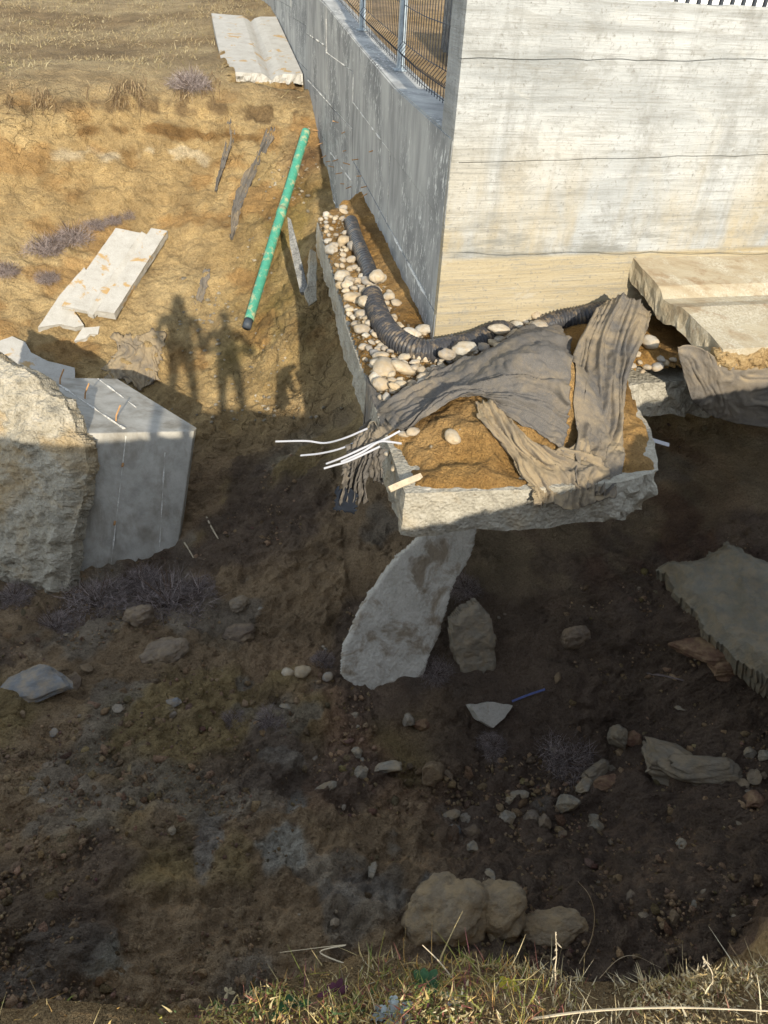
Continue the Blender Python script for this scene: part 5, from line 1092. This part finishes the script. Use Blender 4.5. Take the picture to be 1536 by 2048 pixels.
def rosette(name, px, py, n, L, W, col, label, lobes=False, up=0.5, seed=0):
    r = np.random.default_rng(seed); b = bz0(px, py); root = tag(empty(name, b), label, 'plant')
    for k in range(n):
        a = 2.4*k+r.uniform(-.3, .3); e = up*(0.4+0.6*k/n); l = L*r.uniform(0.7, 1.1); d = np.array([math.cos(a)*math.cos(e), math.sin(a)*math.cos(e), math.sin(e)]); sdv = np.array([-math.sin(a), math.cos(a), 0]); nn = np.cross(d, sdv)
        m = 14; V = []; 
        for i in range(m+1):
            t = i/m; w = W*math.sin(math.pi*min(1, 0.06+t*0.94))**0.7*(0.55+0.45*t)
            if lobes: w *= 0.55+0.45*abs(math.cos(t*math.pi*4.5))
            p = b+d*l*t-UPV*l*0.35*t*t*(0.5+up); V += [p+sdv*w+nn*w*-0.2, p, p-sdv*w+nn*w*-0.2]
        f = []
        for i in range(m): f += [(3*i, 3*i+1, 3*i+4, 3*i+3), (3*i+1, 3*i+2, 3*i+5, 3*i+4)]
        V = np.array(V); me = big_mesh('leaf', V-b, np.array(f), M['plant'], True, np.clip(np.tile(np.array(col)*r.uniform(.75, 1.2), (len(V), 1)), 0, 1)); o = link(bpy.data.objects.new('leaf', me), root)
    return root
rosette('silver_leaf_plant', 785, 2035, 12, 0.05, 0.010, (0.50, 0.56, 0.56), 'silvery lobed leaf plant at the bottom of the bank', True, 0.9, 1)
rosette('silver_leaf_plant', 910, 2010, 5, 0.03, 0.006, (0.48, 0.54, 0.54), 'small silvery sprig right of the silvery plant', True, 1.0, 2)
rosette('green_rosette', 585, 2030, 10, 0.045, 0.014, (0.06, 0.14, 0.05), 'dark green broad leaved rosette in bank shade', False, 0.6, 3)
rosette('green_rosette', 850, 1975, 8, 0.04, 0.011, (0.07, 0.16, 0.07), 'green leafy plant behind the silvery plant', False, 0.7, 4)
rosette('purple_weed', 670, 1990, 9, 0.035, 0.008, (0.12, 0.035, 0.06), 'purple leaved weed right of the dark green rosette', False, 0.8, 5)
rosette('yellow_weed', 1020, 1975, 7, 0.025, 0.008, (0.55, 0.48, 0.05), 'small yellow leaved weed in the middle of the bank', False, 0.9, 6)
rosette('pale_leaf', 455, 1985, 4, 0.035, 0.010, (0.62, 0.52, 0.32), 'curled pale dead leaf at the left end of the bank grass', False, 0.5, 7)

# ------------------------------------------------------------------ fence on the side wall
def fence():
    root = tag(empty('mesh_fence', Lpt(2.0, -0.22, 0.57)), 'dark welded wire mesh fence on top of the side wall', 'fence')
    inset = -0.20; posts = [3.05, 5.55, 8.05, 10.55]
    def P(L, z, o=0.0): p = Lpt(L, inset+o, 0); p[2] = topz(L)+z; return p
    for L in posts:
        c = P(L, 0.75); d = LD if L <= 5 else LD2; n = LN if L <= 5 else LN2
        v, f = box_vf(c, d, n, UPV, 0.032, 0.032, 0.75); obj('post', v, f, M['galv'], root)
        v, f = box_vf(P(L, 0.006), d, n, UPV, 0.06, 0.06, 0.006); obj('base_plate', v, f, M['galv'], root)
    spans = [(0.40, 3.0)]+[(a+0.05, b-0.05) for a, b in zip(posts[:-1], posts[1:])]
    prof = [(0.03, 0.0), (0.13, 0.0), (0.18, 0.05), (0.24, 0.0), (0.80, 0.0), (0.86, 0.05), (0.92, 0.0), (1.5, 0.0)]
    for a, b in spans:
        parts = []; n = int((b-a)/0.1)
        for k in range(n+1):
            L = a+(b-a)*k/n; parts.append(tube(np.array([P(L, z, o) for z, o in prof]), 0.0034, 4))
        for z, o in [(0.05, 0.0), (0.13, 0.0), (0.24, 0.0), (0.52, 0), (0.80, 0.0), (0.92, 0.0), (1.4, 0)]:
            parts.append(tube(np.array([P(L, z, o-0.006) for L in np.linspace(a, b, 6)]), 0.0038, 4))
        v, f = merge(parts); obj('mesh_panel', v, f, M['wire'], root)
fence()
# yard behind the wall
def yard():
    P = [Lpt(0.3, -0.28), Wpt(9, -0.3), Wpt(40, -20), Lpt(45, -30), Lpt(21, -0.28), Lpt(12, -0.28), Lpt(7.4, -0.28), Lpt(5, -0.28)]
    Z = [0.40, 0.40, 0.4, 1.2, 1.3, 0.85, 0.62, 0.45]
    X, Y = np.meshgrid(np.linspace(-6, 26, 260), np.linspace(5, 46, 300)); poly = np.array([p[:2] for p in P]); Zz = 0.36+np.clip(Y-11, 0, 40)*0.04+0.03*fbm(xyz(X, Y, 0.9), 3)+0.012*fbm(xyz(X, Y, 4), 3)
    m = pip(X, Y, poly); idx = -np.ones(X.shape, int); idx[m] = np.arange(m.sum()); q_ = np.stack([idx[:-1, :-1], idx[:-1, 1:], idx[1:, 1:], idx[1:, :-1]], -1).reshape(-1, 4); q_ = q_[(q_ >= 0).all(1)]
    Pn = np.stack([X[m], Y[m], Zz[m]], -1); c = np.array([0.46, 0.33, 0.19])+fbm(Pn*0.8, 3)[:, None]*0.06; c = np.concatenate([c, np.zeros((len(c), 1))], 1)
    tag(link(bpy.data.objects.new('yard_ground', big_mesh('yard_ground', Pn, q_, M['soil'], True, c))), 'bare brown earth of the fenced yard', kind='structure')
yard()
def yard_wall():
    a = Yp(880, 30, 11.0)[:2]; b = Yp(925, 75, 9.0)[:2]
    a3 = np.array([a[0]+0.1, 12.8, 0]); b3 = np.array([1.05, 8.4, 0]); d = b3-a3; d /= np.linalg.norm(d); n = np.array([d[1], -d[0], 0])
    slab_obj('rubble_wall', M['yardstone'], [a3+UPV*1.25, b3+UPV*1.25, b3+n*-0.5+UPV*1.25, a3+n*-0.5+UPV*1.25], (0, 0, -1.1), step=0.08, rows=8, amp=0.03)
    bpy.data.objects['rubble_wall']['label'] = 'grey rubble wall inside the yard behind the mesh fence'; bpy.data.objects['rubble_wall']['category'] = 'wall'
yard_wall()
def picket_fence():
    root = tag(empty('picket_fence', Wpt(1.9, -0.16, 1.318)), 'dark metal bars standing on top of the front wall at right', 'fence')
    for k in range(28):
        w = 1.42+0.082*k; v, f = box_vf(Wpt(w, -0.10, 1.316+0.5), WD, WN, UPV, 0.010, 0.010, 0.5); obj('bar', v, f, M['wire'], root)
    v, f = box_vf(Wpt(2.5, -0.10, 2.2), WD, WN, UPV, 1.2, 0.014, 0.02); obj('rail', v, f, M['wire'], root)
    # light rendered house wall far behind
    h_ = tag(empty('white_building', (9, 24, 0.9)), 'white rendered building wall glimpsed behind the metal bars', 'building')
    v, f = box_vf((10.5, 26, 2.4), WD, WN, UPV, 6.5, 2.0, 2.0); obj('wall', v, f, M['whitewall'], h_)
    v, f = box_vf((10.5, 26, 4.5), WD, WN, UPV, 6.8, 2.3, 0.1); obj('roof', v, f, M['galv'], h_)
picket_fence()

# ------------------------------------------------------------------ two people on the bank whose shadows fall into the pit
def person(name, loc, J, edges, R, label, mat='clothes'):
    root = tag(empty(name, loc), label, 'person'); me = bpy.data.meshes.new('body'); me.from_pydata(J, edges, []); me.update(); o = bpy.data.objects.new('body', me); link(o, root)
    me.materials.append(M[mat]); sk = o.modifiers.new('skin', 'SKIN'); sk.use_smooth_shade = True
    sv = me.skin_vertices[0].data
    for k, r in enumerate(R): sv[k].radius = (r if isinstance(r, tuple) else (r, r)); sv[k].use_root = (k == 0)
    ss = o.modifiers.new('subdivision', 'SUBSURF'); ss.levels = 2; ss.render_levels = 2
    return root
def standing(name, loc, h, label, arms, bulk=1.0, neck=0.055):
    k = h/1.75
    J = [(0, 0, .95), (0, 0, 1.12), (0, 0, 1.30), (0, 0, 1.43), (0, 0.01, 1.50), (0, 0.02, 1.56), (0, 0.03, 1.64), (0, 0.02, 1.72)]
    R = [(.16*bulk, .12), (.15*bulk, .11), (.18*bulk, .12), (.12*bulk, .09), neck, max(neck, .062), .085, .062]; E = [(i, i+1) for i in range(7)]
    for s_ in (-1, 1):
        n = len(J); J += [(s_*.10, 0, .88), (s_*.13, .02, .50), (s_*.15, 0, .09), (s_*.16, .16, .035)]; R += [.095, .065, .045, .038]; E += [(0, n), (n, n+1), (n+1, n+2), (n+2, n+3)]
        n = len(J); A = [(s_*x, y, z) for x, y, z in arms]; J += A; R += [.065, .052, .04, .036, .03][:len(A)]; E += [(2, n)]+[(n+i, n+i+1) for i in range(len(A)-1)]
    J = [(x*k, y*k, z*k) for x, y, z in J]
    return person(name, loc, J, E, R, label)
standing('person', (0.09, -0.36, 0.0), 1.76, 'person in dark clothes on the bank, elbows out', [(.20, 0, 1.40), (.37, -0.02, 1.12), (.17, .16, 1.10), (.10, .17, 1.12)])
standing('person', (-0.53, -0.55, 0.07), 2.0, 'taller person in a dark hooded coat on the bank', [(.21, 0.0, 1.40), (.27, -0.02, 1.14), (.20, .12, 0.98), (.14, .16, 0.98)], 1.4, 0.12)
